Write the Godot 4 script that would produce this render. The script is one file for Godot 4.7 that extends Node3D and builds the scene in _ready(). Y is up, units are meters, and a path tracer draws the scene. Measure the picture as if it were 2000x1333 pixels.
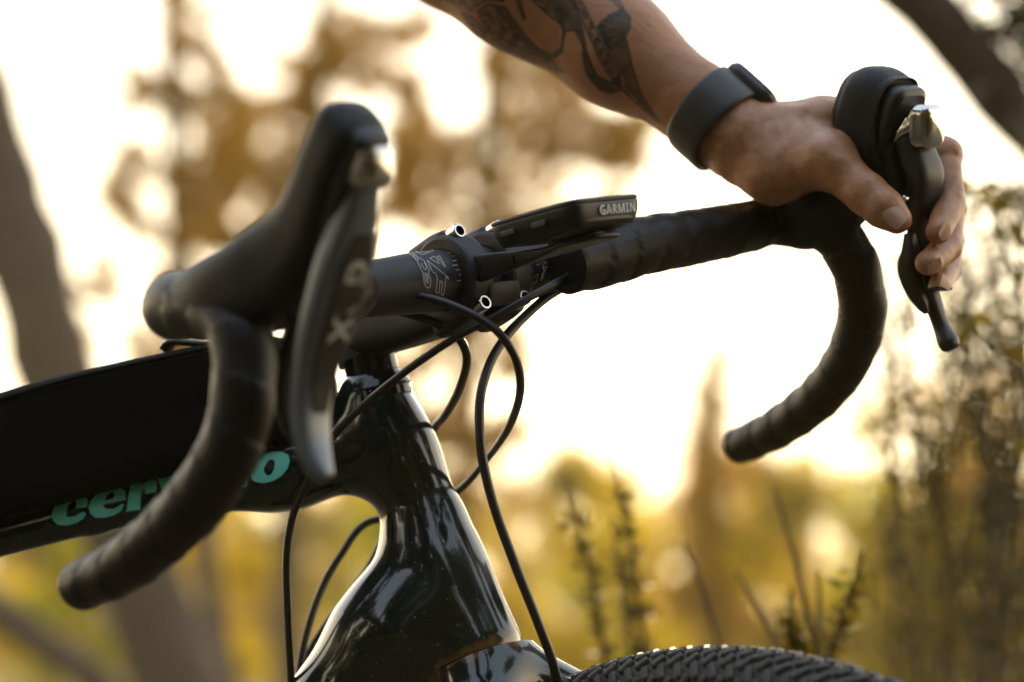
extends Node3D
# A gravel bike's cockpit against a low sun. y is up, metres.

const FL := 4722.0                       # focal length in photo pixels (85 mm on 36 x 24)
const PITCH := 7.0                       # the lens looks up by this
const EYE := 0.70                        # height of the lens
var view := Basis(Vector3.RIGHT, deg_to_rad(PITCH))
var eye := Vector3(0, EYE, 0)
# axes of the steered front end: forward, along the steerer, towards the bike's left; and the clamp's middle
var ff: Vector3
var uu: Vector3
var ll: Vector3
var cc: Vector3
var taken := {}
var rng := RandomNumberGenerator.new()

# ---------------------------------------------------------------- placing
func sight(u: float, v: float) -> Vector3:
	return view * Vector3((u - 1000.0) / FL, (666.5 - v) / FL, -1.0)

func at(u: float, v: float, d: float) -> Vector3:
	return eye + sight(u, v) * d

func on_side(u: float, v: float, w: float) -> Vector3:      # on the plane w metres to the bike's left of the stem
	var r := sight(u, v)
	return eye + r * (((cc - eye).dot(ll) + w) / r.dot(ll))

func fr(f: float, u: float, w: float) -> Vector3:           # front-end axes, millimetres
	return cc + ff * f * 0.001 + uu * u * 0.001 + ll * w * 0.001

# ---------------------------------------------------------------- nodes
func numbered(called: String) -> String:
	var n: int = taken.get(called, -1) + 1
	taken[called] = n
	return called if n == 0 else "%s_%03d" % [called, n]

func tag(o: Node3D, label: String, category: String, group := "", kind := "") -> void:
	if label: o.set_meta("label", label)
	if category: o.set_meta("category", category)
	if group: o.set_meta("group", group)
	if kind: o.set_meta("kind", kind)

func thing(called: String, label: String, category: String, where := Vector3.ZERO, group := "") -> Node3D:
	var o := Node3D.new()
	o.name = numbered(called)
	add_child(o)
	o.position = where
	tag(o, label, category, group)
	return o

func origin_of(o: Node) -> Vector3:
	var p := Vector3.ZERO
	while o != self and o is Node3D:
		p += o.position
		o = o.get_parent()
	return p

func part(called: String, b: Buf, m: Material, parent: Node3D, kind := "") -> MeshInstance3D:
	var o := MeshInstance3D.new()
	o.name = called if parent != self else numbered(called)
	o.mesh = b.mesh(origin_of(parent))
	o.material_override = m
	parent.add_child(o, true)
	if kind: o.set_meta("kind", kind)
	return o

# ---------------------------------------------------------------- meshes
class Buf:
	var v := PackedVector3Array()
	var n := PackedVector3Array()
	var t := PackedVector2Array()
	var c := PackedColorArray()
	var i := PackedInt32Array()
	var colored := false
	var split := PackedInt32Array()                          # triangles for a second surface

	func add(p: Vector3, nn: Vector3, uv := Vector2.ZERO, col := Color.WHITE) -> int:
		v.append(p); n.append(nn); t.append(uv); c.append(col)
		return v.size() - 1

	func tri(a: int, b: int, d: int) -> void:
		var g := (v[b] - v[a]).cross(v[d] - v[a])
		if g.dot(n[a] + n[b] + n[d]) > 0.0:
			i.append(a); i.append(d); i.append(b)
		else:
			i.append(a); i.append(b); i.append(d)

	func quad(a: int, b: int, d: int, e: int) -> void:
		tri(a, b, d); tri(a, d, e)

	func flat(p: Array, nn: Vector3) -> void:                # a flat convex face
		var s := v.size()
		for q in p: add(q, nn)
		for k in range(1, p.size() - 1): tri(s, s + k, s + k + 1)

	func clip(deep: Callable, below: bool) -> void:          # cut away what lies past the surface deep = 0
		var s := PackedFloat32Array()
		s.resize(v.size())
		for k in v.size():
			var q: float = deep.call(v[k])
			s[k] = q if below else -q
		var old := i
		i = PackedInt32Array()
		for k in range(0, old.size(), 3):
			var poly := []
			for j in 3:
				var a := old[k + j]
				var d := old[k + (j + 1) % 3]
				if s[a] <= 0.0: poly.append(a)
				if (s[a] <= 0.0) != (s[d] <= 0.0):
					var q := s[a] / (s[a] - s[d])
					var e := add(v[a].lerp(v[d], q), n[a].lerp(n[d], q).normalized())
					s.append(0.0)
					poly.append(e)
			for j in range(1, poly.size() - 1): tri(poly[0], poly[j], poly[j + 1])

	func mesh(shift: Vector3) -> ArrayMesh:
		var a := []
		a.resize(Mesh.ARRAY_MAX)
		var moved := PackedVector3Array()
		moved.resize(v.size())
		for k in v.size(): moved[k] = v[k] - shift
		a[Mesh.ARRAY_VERTEX] = moved
		a[Mesh.ARRAY_NORMAL] = n
		a[Mesh.ARRAY_TEX_UV] = t
		if colored: a[Mesh.ARRAY_COLOR] = c
		a[Mesh.ARRAY_INDEX] = i
		var m := ArrayMesh.new()
		m.add_surface_from_arrays(Mesh.PRIMITIVE_TRIANGLES, a)
		if split.size():
			a[Mesh.ARRAY_INDEX] = split
			m.add_surface_from_arrays(Mesh.PRIMITIVE_TRIANGLES, a)
		return m

func cat(a, b, c, d, t: float):
	return 0.5 * (2.0 * b + (c - a) * t + (2.0 * a - 5.0 * b + 4.0 * c - d) * t * t + (3.0 * b - a - 3.0 * c + d) * t * t * t)

func along(pts: Array, sub: int) -> Array:                   # Catmull-Rom through values of one kind
	var out := []
	for k in pts.size() - 1:
		var a = pts[maxi(k - 1, 0)] if k > 0 else pts[0] * 2.0 - pts[1]
		var d = pts[k + 2] if k + 2 < pts.size() else pts[k + 1] * 2.0 - pts[k]
		for j in sub: out.append(cat(a, pts[k], pts[k + 1], d, float(j) / sub))
	out.append(pts[-1])
	return out

func ring_grid(b: Buf, rows: Array, seg: int, closed_rows := false) -> void:
	# rows: arrays of seg points round a body; smooth normals by differences
	var s := b.v.size()
	var nr := rows.size()
	var mids := []
	for r in rows:
		var m := Vector3.ZERO
		for p in r: m += p
		mids.append(m / seg)
	var run := 0.0
	for r in nr:
		if r > 0: run += (mids[r] as Vector3).distance_to(mids[r - 1])
		var p0: Array = rows[(r - 1 + nr) % nr] if closed_rows else rows[maxi(r - 1, 0)]
		var p1: Array = rows[(r + 1) % nr] if closed_rows else rows[mini(r + 1, nr - 1)]
		for k in seg + 1:
			var q: int = k % seg
			var du: Vector3 = p1[q] - p0[q]
			var dv: Vector3 = rows[r][(q + 1) % seg] - rows[r][(q - 1 + seg) % seg]
			var nn := du.cross(dv)
			if nn.length_squared() < 1e-20: nn = rows[r][q] - mids[r]
			nn = nn.normalized()
			if not closed_rows and nn.dot(rows[r][q] - mids[r]) < 0.0 and absf(nn.dot((rows[r][q] - mids[r]).normalized())) > 0.05: nn = -nn
			b.add(rows[r][q], nn, Vector2(run, float(k) / seg))
	for r in (nr if closed_rows else nr - 1):
		for k in seg:
			var a := s + r * (seg + 1) + k
			var d := s + ((r + 1) % nr) * (seg + 1) + k
			b.quad(a, a + 1, d + 1, d)

func cap(b: Buf, row: Array, nn: Vector3) -> void:
	var s := b.v.size()
	var m := Vector3.ZERO
	for p in row: m += p
	m /= row.size()
	b.add(m, nn)
	for p in row: b.add(p, nn)
	for k in row.size(): b.tri(s, s + 1 + k, s + 1 + (k + 1) % row.size())

func loft(b: Buf, st: Array, side: Vector3, seg := 24, sub := 5, dome0 := 0.0, dome1 := 0.0) -> void:
	# st: [middle, half size across (mm), half size along side (mm), exponent]; domes are the caps' heights (mm), 0 = flat
	var ps := along(st.map(func(x): return x[0]), sub)
	var wa := along(st.map(func(x): return float(x[1])), sub)
	var wb := along(st.map(func(x): return float(x[2])), sub)
	var ex := along(st.map(func(x): return float(x[3])), sub)
	var rows := []
	var ends := []
	for k in ps.size():
		var tg: Vector3 = (ps[mini(k + 1, ps.size() - 1)] - ps[maxi(k - 1, 0)]).normalized()
		var sd := (side - tg * side.dot(tg)).normalized()
		var ac := tg.cross(sd)
		var make := func(scale: float, push: float) -> Array:
			var row := []
			for j in seg:
				var an := TAU * j / seg
				var x := cos(an)
				var y := sin(an)
				var e: float = 2.0 / ex[k]
				row.append(ps[k] + tg * push + ac * (wa[k] * 0.001 * scale * signf(x) * pow(absf(x), e)) + sd * (wb[k] * 0.001 * scale * signf(y) * pow(absf(y), e)))
			return row
		if k == 0 and dome0 > 0.0:
			for j in range(5, 0, -1):
				var q := j / 5.0 * PI / 2.0 * 0.97
				rows.append(make.call(cos(q), -sin(q) * dome0 * 0.001))
		rows.append(make.call(1.0, 0.0))
		if k == ps.size() - 1 and dome1 > 0.0:
			for j in range(1, 6):
				var q := j / 5.0 * PI / 2.0 * 0.97
				rows.append(make.call(cos(q), sin(q) * dome1 * 0.001))
		if k == 0 or k == ps.size() - 1: ends.append(tg)
	ring_grid(b, rows, seg)
	cap(b, rows[0], -ends[0])
	cap(b, rows[-1], ends[-1])

func tube(b: Buf, pts: Array, r: Array, seg := 16, sub := 8, caps := true, relief = null) -> void:
	# pts: Vector3, r: metres at each; relief(run, turn) adds to the radius
	var ps := along(pts, sub)
	var rs := along(r.map(func(x): return float(x)), sub)
	var rows := []
	var prev := Vector3.ZERO
	var run := 0.0
	var t0 := Vector3.ZERO
	var tg := Vector3.ZERO
	for k in ps.size():
		tg = (ps[mini(k + 1, ps.size() - 1)] - ps[maxi(k - 1, 0)]).normalized()
		if k == 0:
			prev = tg.cross(Vector3.UP if absf(tg.y) < 0.9 else Vector3.RIGHT).normalized()
			t0 = tg
		else: run += ps[k].distance_to(ps[k - 1])
		prev = (prev - tg * prev.dot(tg)).normalized()
		var up := tg.cross(prev)
		var row := []
		for j in seg:
			var an := TAU * j / seg
			var rr: float = rs[k] + (relief.call(run, float(j) / seg) if relief else 0.0)
			row.append(ps[k] + (prev * cos(an) + up * sin(an)) * rr)
		rows.append(row)
	ring_grid(b, rows, seg)
	if caps:
		cap(b, rows[0], -t0)
		cap(b, rows[-1], tg)

func lathe(b: Buf, mid: Vector3, axis: Vector3, prof: Array, seg := 32) -> void:
	# prof: [distance along axis, radius] in mm, round a body; sharp where a point repeats
	axis = axis.normalized()
	var x := axis.cross(Vector3.UP if absf(axis.y) < 0.9 else Vector3.RIGHT).normalized()
	var y := axis.cross(x)
	for k in prof.size() - 1:
		var p: Array = prof[k]
		var q: Array = prof[k + 1]
		if p == q: continue
		var dz: float = q[0] - p[0]
		var dr: float = q[1] - p[1]
		var s := b.v.size()
		for j in seg + 1:
			var an := TAU * j / seg
			var rad := x * cos(an) + y * sin(an)
			var nn := (rad * dz - axis * dr).normalized()
			b.add(mid + axis * (p[0] * 0.001) + rad * (p[1] * 0.001), nn, Vector2(0, float(j) / seg))
			b.add(mid + axis * (q[0] * 0.001) + rad * (q[1] * 0.001), nn, Vector2(1, float(j) / seg))
		for j in seg:
			var a := s + j * 2
			b.quad(a, a + 2, a + 3, a + 1)

func block(b: Buf, mid: Vector3, x: Vector3, y: Vector3, z: Vector3, bevel := 0.0) -> void:
	# a box of half axes x, y, z with chamfered long edges
	var lx := x.length()
	var ly := y.length()
	var lz := z.length()
	var bx := 1.0 - bevel / lx
	var by := 1.0 - bevel / ly
	var bz := 1.0 - bevel / lz
	for s in [-1.0, 1.0]:
		b.flat([mid + x * s - y * by - z * bz, mid + x * s + y * by - z * bz, mid + x * s + y * by + z * bz, mid + x * s - y * by + z * bz], x.normalized() * s)
		b.flat([mid + y * s - x * bx - z * bz, mid + y * s + x * bx - z * bz, mid + y * s + x * bx + z * bz, mid + y * s - x * bx + z * bz], y.normalized() * s)
		b.flat([mid + z * s - x * bx - y * by, mid + z * s + x * bx - y * by, mid + z * s + x * bx + y * by, mid + z * s - x * bx + y * by], z.normalized() * s)
		if bevel > 0.0:
			for q in [-1.0, 1.0]:
				b.flat([mid + x * s + y * q * by - z * bz, mid + x * s * bx + y * q - z * bz, mid + x * s * bx + y * q + z * bz, mid + x * s + y * q * by + z * bz], (x.normalized() * s + y.normalized() * q).normalized())
				b.flat([mid + x * s + z * q * bz - y * by, mid + x * s * bx + z * q - y * by, mid + x * s * bx + z * q + y * by, mid + x * s + z * q * bz + y * by], (x.normalized() * s + z.normalized() * q).normalized())
				b.flat([mid + y * s + z * q * bz - x * bx, mid + y * s * by + z * q - x * bx, mid + y * s * by + z * q + x * bx, mid + y * s + z * q * bz + x * bx], (y.normalized() * s + z.normalized() * q).normalized())
				for r in [-1.0, 1.0]:
					b.flat([mid + x * s + y * q * by + z * r * bz, mid + x * s * bx + y * q + z * r * bz, mid + x * s * bx + y * q * by + z * r], (x.normalized() * s + y.normalized() * q + z.normalized() * r).normalized())

func ribbon(b: Buf, pts: Array, normals: Array, wide: float, lift: float) -> void:   # a printed line lying on a surface
	var s := b.v.size()
	for k in pts.size():
		var tg: Vector3 = (pts[mini(k + 1, pts.size() - 1)] - pts[maxi(k - 1, 0)]).normalized()
		var nn: Vector3 = normals[k]
		var sd := tg.cross(nn).normalized() * wide * 0.5
		b.add(pts[k] + nn * lift - sd, nn)
		b.add(pts[k] + nn * lift + sd, nn)
	for k in pts.size() - 1:
		b.quad(s + 2 * k, s + 2 * k + 1, s + 2 * k + 3, s + 2 * k + 2)

# a distance field on a grid: tapered capsules joined smoothly, meshed as surface nets
class Field:
	var o: Vector3
	var h: float
	var nx: int
	var ny: int
	var nz: int
	var g := PackedFloat32Array()
	var prims := []

	func _init(lo: Vector3, hi: Vector3, cell: float) -> void:
		o = lo; h = cell
		nx = int((hi.x - lo.x) / h) + 2
		ny = int((hi.y - lo.y) / h) + 2
		nz = int((hi.z - lo.z) / h) + 2
		g.resize(nx * ny * nz)
		g.fill(0.05)

	func cone(a: Vector3, b: Vector3, ra: float, rb: float, k := 0.008, cut := false) -> void:
		var ab := b - a
		var il := 1.0 / maxf(ab.length_squared(), 1e-12)
		prims.append([a, ab, il, ra, rb - ra, k, cut])
		var m := maxf(ra, rb) + k + 2.5 * h
		var lo := (a.min(b) - Vector3.ONE * m - o) / h
		var hi := (a.max(b) + Vector3.ONE * m - o) / h
		for z in range(maxi(0, int(lo.z)), mini(nz, int(hi.z) + 2)):
			for y in range(maxi(0, int(lo.y)), mini(ny, int(hi.y) + 2)):
				var row := (z * ny + y) * nx
				for x in range(maxi(0, int(lo.x)), mini(nx, int(hi.x) + 2)):
					var p := o + Vector3(x, y, z) * h - a
					var t := clampf(p.dot(ab) * il, 0.0, 1.0)
					var d := (p - ab * t).length() - ra - (rb - ra) * t
					var e := g[row + x]
					if cut:
						d = -d
						var q := maxf(k - absf(d - e), 0.0) / k
						g[row + x] = maxf(d, e) + q * q * k * 0.25
					elif d - e < k:
						var q := maxf(k - absf(d - e), 0.0) / k
						g[row + x] = minf(d, e) - q * q * k * 0.25

	func eval(p: Vector3) -> float:
		var e := 0.05
		for r in prims:
			var w: Vector3 = p - r[0]
			var t := clampf(w.dot(r[1]) * r[2], 0.0, 1.0)
			var d: float = (w - r[1] * t).length() - r[3] - r[4] * t
			var k: float = r[5]
			if r[6]:
				d = -d
				var q := maxf(k - absf(d - e), 0.0) / k
				e = maxf(d, e) + q * q * k * 0.25
			else:
				var q := maxf(k - absf(d - e), 0.0) / k
				e = minf(d, e) - q * q * k * 0.25
		return e

	func slope(p: Vector3) -> Vector3:
		var s := 0.0006
		return Vector3(eval(p + Vector3(s, 0, 0)) - eval(p - Vector3(s, 0, 0)), eval(p + Vector3(0, s, 0)) - eval(p - Vector3(0, s, 0)), eval(p + Vector3(0, 0, s)) - eval(p - Vector3(0, 0, s))).normalized()

	func tri_at(p: Vector3) -> float:
		var q := (p - o) / h
		var x := clampi(int(q.x), 0, nx - 2)
		var y := clampi(int(q.y), 0, ny - 2)
		var z := clampi(int(q.z), 0, nz - 2)
		var fx := q.x - x
		var fy := q.y - y
		var fz := q.z - z
		var k := (z * ny + y) * nx + x
		var s := nx * ny
		return lerpf(lerpf(lerpf(g[k], g[k + 1], fx), lerpf(g[k + nx], g[k + nx + 1], fx), fy), lerpf(lerpf(g[k + s], g[k + s + 1], fx), lerpf(g[k + s + nx], g[k + s + nx + 1], fx), fy), fz)

	func nets(b: Buf, exact: bool) -> void:
		var s := nx * ny
		var id := PackedInt32Array()
		id.resize(g.size())
		id.fill(-1)
		var offs := [0, 1, nx, nx + 1, s, s + 1, s + nx, s + nx + 1]
		for z in nz - 1:
			for y in ny - 1:
				var row := (z * ny + y) * nx
				for x in nx - 1:
					var k := row + x
					var c0 := g[k] < 0.0
					if (g[k + 1] < 0.0) == c0 and (g[k + nx] < 0.0) == c0 and (g[k + nx + 1] < 0.0) == c0 and (g[k + s] < 0.0) == c0 and (g[k + s + 1] < 0.0) == c0 and (g[k + s + nx] < 0.0) == c0 and (g[k + s + nx + 1] < 0.0) == c0:
						continue
					var sum := Vector3.ZERO
					var n := 0
					for e in EDGES:
						var a := g[k + offs[e[0]]]
						var d := g[k + offs[e[1]]]
						if (a < 0.0) != (d < 0.0):
							sum += CORNER[e[0]].lerp(CORNER[e[1]], a / (a - d))
							n += 1
					var p := o + (Vector3(x, y, z) + sum / n) * h
					var nn: Vector3
					if exact:
						for r in 2:
							nn = slope(p)
							p -= nn * eval(p) * 0.9
					else:
						var q := h * 0.8
						nn = Vector3(tri_at(p + Vector3(q, 0, 0)) - tri_at(p - Vector3(q, 0, 0)), tri_at(p + Vector3(0, q, 0)) - tri_at(p - Vector3(0, q, 0)), tri_at(p + Vector3(0, 0, q)) - tri_at(p - Vector3(0, 0, q))).normalized()
						p -= nn * tri_at(p) * 0.9
					id[k] = b.add(p, nn)
		for z in range(1, nz - 1):
			for y in range(1, ny - 1):
				var row := (z * ny + y) * nx
				for x in range(1, nx - 1):
					var k := row + x
					if id[k] < 0: continue
					var c0 := g[k] < 0.0
					if (g[k + 1] < 0.0) != c0: b.quad(id[k], id[k - nx], id[k - nx - s], id[k - s])
					if (g[k + nx] < 0.0) != c0: b.quad(id[k], id[k - 1], id[k - 1 - s], id[k - s])
					if (g[k + s] < 0.0) != c0: b.quad(id[k], id[k - 1], id[k - 1 - nx], id[k - nx])

	const CORNER := [Vector3(0, 0, 0), Vector3(1, 0, 0), Vector3(0, 1, 0), Vector3(1, 1, 0), Vector3(0, 0, 1), Vector3(1, 0, 1), Vector3(0, 1, 1), Vector3(1, 1, 1)]
	const EDGES := [[0, 1], [2, 3], [4, 5], [6, 7], [0, 2], [1, 3], [4, 6], [5, 7], [0, 4], [1, 5], [2, 6], [3, 7]]

# ---------------------------------------------------------------- materials
func srgb(r: float, g: float, b: float) -> Color:
	return Color(r, g, b).linear_to_srgb()

func mat(called: String, c: Color, rough: float, metal := 0.0) -> StandardMaterial3D:
	var m := StandardMaterial3D.new()
	m.resource_name = called
	m.albedo_color = c
	m.roughness = rough
	m.metallic = metal
	return m

func noise_tex(size: int, freq: float, sd: int, ramp: Array, oct := 4, normal := false, bump := 4.0, kind := FastNoiseLite.TYPE_SIMPLEX_SMOOTH) -> NoiseTexture2D:
	var n := FastNoiseLite.new()
	n.noise_type = kind
	n.seed = sd
	n.frequency = freq
	n.fractal_octaves = oct
	var t := NoiseTexture2D.new()
	t.width = size
	t.height = size
	t.seamless = true
	t.noise = n
	if normal:
		t.as_normal_map = true
		t.bump_strength = bump
	elif ramp.size():
		var g := Gradient.new()
		g.offsets = PackedFloat32Array(ramp.map(func(x): return x[0]))
		g.colors = PackedColorArray(ramp.map(func(x): return x[1]))
		t.color_ramp = g
	return t

func triplanar(m: StandardMaterial3D, per_metre: float) -> StandardMaterial3D:
	m.uv1_triplanar = true
	m.uv1_world_triplanar = true
	m.uv1_scale = Vector3.ONE * per_metre
	return m

var M := {}

func materials() -> void:
	var grain := noise_tex(256, 0.05, 3, [], 3, true, 3.0)
	var wear := noise_tex(256, 0.02, 5, [[0.0, Color(0.7, 0.7, 0.7)], [1.0, Color(1, 1, 1)]], 4)
	var rub := triplanar(mat("hood_rubber", srgb(0.007, 0.007, 0.008), 0.66), 60.0)
	rub.roughness_texture = wear
	rub.normal_enabled = true
	rub.normal_texture = grain
	rub.normal_scale = 0.25
	rub.metallic_specular = 0.42
	M.rubber = rub
	var tp := triplanar(mat("bar_tape", srgb(0.010, 0.0085, 0.007), 0.55), 45.0)
	tp.normal_enabled = true
	tp.normal_texture = noise_tex(256, 0.09, 8, [], 2, true, 5.0)
	tp.normal_scale = 0.35
	tp.roughness_texture = wear
	tp.metallic_specular = 0.42
	M.tape = tp
	M.plug = mat("plug_plastic", srgb(0.015, 0.015, 0.016), 0.3)
	var satin := triplanar(mat("satin_black", srgb(0.016, 0.017, 0.019), 0.55), 90.0)
	satin.normal_enabled = true
	satin.normal_texture = grain
	satin.normal_scale = 0.12
	M.satin = satin
	M.plastic = mat("black_plastic", srgb(0.009, 0.009, 0.009), 0.42)
	M.dull = mat("dull_black", srgb(0.012, 0.012, 0.012), 0.6)
	M.housing = mat("cable_housing", srgb(0.014, 0.013, 0.013), 0.38)
	M.chrome = mat("polished_cap", srgb(0.55, 0.54, 0.52), 0.16, 1.0)
	M.steel = mat("bolt_steel", srgb(0.62, 0.6, 0.58), 0.22, 1.0)
	M.dark_hole = mat("socket", srgb(0.008, 0.008, 0.008), 0.6)
	M.blade = mat("lever_paint", srgb(0.17, 0.19, 0.215), 0.38, 0.6)
	M.blade_dark = mat("lever_paint_black", srgb(0.014, 0.014, 0.015), 0.42)
	M.panel = mat("lever_panel", srgb(0.018, 0.016, 0.014), 0.5)
	M.print_grey = mat("grey_print", srgb(0.50, 0.48, 0.46), 0.5)
	M.print_white = mat("white_print", srgb(0.55, 0.55, 0.55), 0.5)
	M.teal = mat("teal_decal", srgb(0.17, 0.70, 0.60), 0.4)
	# dark green paint under gloss, with dust specks
	var im := Image.create(512, 512, false, Image.FORMAT_RGBA8)
	im.fill(Color(0.2, 0.3, 0.3, 0.0))
	var spk := RandomNumberGenerator.new()
	spk.seed = 7
	for k in 170:
		var c := srgb(0.16, 0.30, 0.28) if k % 3 else srgb(0.14, 0.10, 0.06)
		var s := 2 if k % 5 else 3
		im.fill_rect(Rect2i(spk.randi_range(0, 508), spk.randi_range(0, 508), s, s), c)
	var paint := triplanar(mat("gloss_green_paint", Color.WHITE, 0.3), 7.0)
	paint.detail_enabled = true
	paint.detail_albedo = ImageTexture.create_from_image(im)
	paint.detail_blend_mode = BaseMaterial3D.BLEND_MODE_MIX
	paint.roughness_texture = noise_tex(512, 0.008, 15, [[0.0, Color(0.3, 0.3, 0.3)], [0.5, Color(0.5, 0.5, 0.5)], [0.75, Color(1, 1, 1)]], 5)
	paint.clearcoat_enabled = true
	paint.clearcoat = 0.9
	paint.clearcoat_roughness = 0.03
	paint.metallic_specular = 0.35
	paint.vertex_color_use_as_albedo = true
	M.paint = paint
	M.mud = triplanar(mat("dried_mud", srgb(0.14, 0.075, 0.035), 0.95), 60.0)
	M.gloss_black = mat("gloss_black", srgb(0.008, 0.008, 0.009), 0.12)
	var ty := triplanar(mat("tyre_rubber", Color.WHITE, 0.6), 30.0)
	ty.albedo_texture = noise_tex(256, 0.03, 21, [[0.2, srgb(0.035, 0.033, 0.033)], [0.6, srgb(0.06, 0.055, 0.05)], [0.8, srgb(0.12, 0.09, 0.065)]], 4)
	M.tyre = ty
	var bag := triplanar(mat("bag_fabric", srgb(0.006, 0.006, 0.007), 0.9), 120.0)
	bag.normal_enabled = true
	bag.normal_texture = noise_tex(128, 0.2, 9, [], 1, true, 6.0)
	bag.normal_scale = 0.4
	bag.metallic_specular = 0.25
	M.bag = bag
	var band := mat("watch_strap", srgb(0.024, 0.024, 0.028), 0.5)
	band.rim_enabled = true
	band.rim = 0.3
	M.strap = band
	M.glass = mat("watch_glass", srgb(0.01, 0.01, 0.011), 0.08)
	M.alu = mat("watch_case", srgb(0.05, 0.05, 0.055), 0.35, 0.7)
	M.nail = mat("fingernail", srgb(0.42, 0.23, 0.15), 0.36)
	var bark := triplanar(mat("bark", Color.WHITE, 0.95), 3.0)
	bark.albedo_texture = noise_tex(512, 0.02, 31, [[0.2, srgb(0.022, 0.017, 0.014)], [0.7, srgb(0.07, 0.052, 0.043)]], 5)
	bark.uv1_scale = Vector3(4, 1.0, 4)
	M.bark = bark
	var dark := triplanar(mat("dark_bark", Color.WHITE, 0.95), 8.0)
	dark.albedo_texture = noise_tex(512, 0.02, 33, [[0.2, srgb(0.02, 0.014, 0.010)], [0.7, srgb(0.07, 0.045, 0.03)]], 5)
	M.dark_bark = dark
	M.twig = mat("twig", srgb(0.10, 0.07, 0.04), 0.9)
	M.stalk = mat("dry_stalk", srgb(0.13, 0.085, 0.04), 0.9)
	M.leaf_gold = leaf("golden_leaf", Color(0.66, 0.53, 0.025), Color(1.4, 1.3, 0.5))
	M.leaf_green = leaf("green_leaf", Color(0.46, 0.47, 0.03), Color(1.4, 1.45, 0.5))
	M.leaf_dark = leaf("dark_leaf", Color(0.045, 0.05, 0.015), Color(0.3, 0.3, 0.08))
	M.leaf_olive = leaf("olive_leaf", Color(0.20, 0.17, 0.035), Color(0.9, 0.8, 0.3))
	M.leaf_brown = leaf("brown_leaf", Color(0.50, 0.345, 0.085), Color(1.3, 1.05, 0.5))
	var gr := triplanar(mat("leaf_litter", Color.WHITE, 0.95), 0.6)
	gr.albedo_texture = noise_tex(512, 0.03, 41, [[0.2, srgb(0.02, 0.016, 0.010)], [0.5, srgb(0.05, 0.038, 0.02)], [0.8, srgb(0.09, 0.07, 0.035)]], 5)
	M.ground = gr

func leaf(called: String, c: Color, through: Color) -> StandardMaterial3D:
	var m := mat(called, c.linear_to_srgb(), 0.6)
	m.metallic_specular = 0.25
	m.backlight_enabled = true
	m.backlight = through.linear_to_srgb()
	m.vertex_color_use_as_albedo = true
	return m

# ---------------------------------------------------------------- the bicycle
func st(u: float, v: float, w: float, a: float, bb: float, n := 2.3) -> Array:
	return [on_side(u, v, w), a, bb, n]

func sp(list: Array) -> Array:                               # [u, v, w] -> points
	return list.map(func(q): return on_side(q[0], q[1], q[2]))

func tape_relief(run: float, turn: float) -> float:
	var q := fposmod(run / 0.021 + turn, 1.0)
	return 0.0006 * (1.0 - q) - 0.0006 * smoothstep(0.95, 1.0, q) + 0.00022 * sin(run * 260.0 + turn * 9.0)

func text_buf(words: String, font_names: Array, weight: int, size: float, depth: float) -> Array:
	# triangles of lettering in the plane z = 0: [points, size]
	var f := SystemFont.new()
	f.font_names = PackedStringArray(font_names)
	f.font_weight = weight
	var t := TextMesh.new()
	t.text = words
	t.font = f
	t.font_size = 64
	t.pixel_size = size / 64.0
	t.depth = depth
	t.curve_step = 1.0
	var a := t.get_mesh_arrays()
	return a

func letters(b: Buf, words: String, fonts: Array, weight: int, size: float, depth: float, place: Callable, splits := 0) -> void:
	var a := text_buf(words, fonts, weight, size, depth)
	var vs: PackedVector3Array = a[Mesh.ARRAY_VERTEX]
	var ix: PackedInt32Array = a[Mesh.ARRAY_INDEX] if a[Mesh.ARRAY_INDEX] != null else PackedInt32Array(range(vs.size()))
	var todo := []
	for k in range(0, ix.size(), 3): todo.append([vs[ix[k]], vs[ix[k + 1]], vs[ix[k + 2]]])
	for r in splits:
		var more := []
		for q in todo:
			var l0: float = q[0].distance_to(q[1])
			var l1: float = q[1].distance_to(q[2])
			var l2: float = q[2].distance_to(q[0])
			if maxf(l0, maxf(l1, l2)) < 0.0035:
				more.append(q)
			elif l0 >= l1 and l0 >= l2:
				var m: Vector3 = (q[0] + q[1]) * 0.5
				more.append([q[0], m, q[2]]); more.append([m, q[1], q[2]])
			elif l1 >= l2:
				var m: Vector3 = (q[1] + q[2]) * 0.5
				more.append([q[0], q[1], m]); more.append([q[0], m, q[2]])
			else:
				var m: Vector3 = (q[2] + q[0]) * 0.5
				more.append([q[0], q[1], m]); more.append([m, q[1], q[2]])
		todo = more
	for q in todo:
		var p := [place.call(q[0]), place.call(q[1]), place.call(q[2])]
		var nn: Vector3 = ((p[2] - p[0]) as Vector3).cross(p[1] - p[0])
		if nn.length_squared() < 1e-20: continue
		nn = nn.normalized()
		var s := b.v.size()
		for x in p: b.add(x, nn)
		b.tri(s, s + 1, s + 2)

func bar_hit(u: float, v: float, r: float) -> Array:         # where a point of the print lies on the bar: [point, normal]
	var d := sight(u, v)
	var a0 := fr(0, 0, -60)
	var a1 := fr(0, 0, 60)
	var ax := (a1 - a0).normalized()
	var m := eye - a0
	var dp := d - ax * d.dot(ax)
	var mp := m - ax * m.dot(ax)
	var qa := dp.dot(dp)
	var qb := mp.dot(dp)
	var qc := mp.dot(mp) - r * r
	var disc := qb * qb - qa * qc
	var t := (-qb - sqrt(maxf(disc, 0.0))) / qa
	var p := eye + d * t
	var nn := (p - a0) - ax * (p - a0).dot(ax)
	return [p, nn.normalized()]

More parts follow.
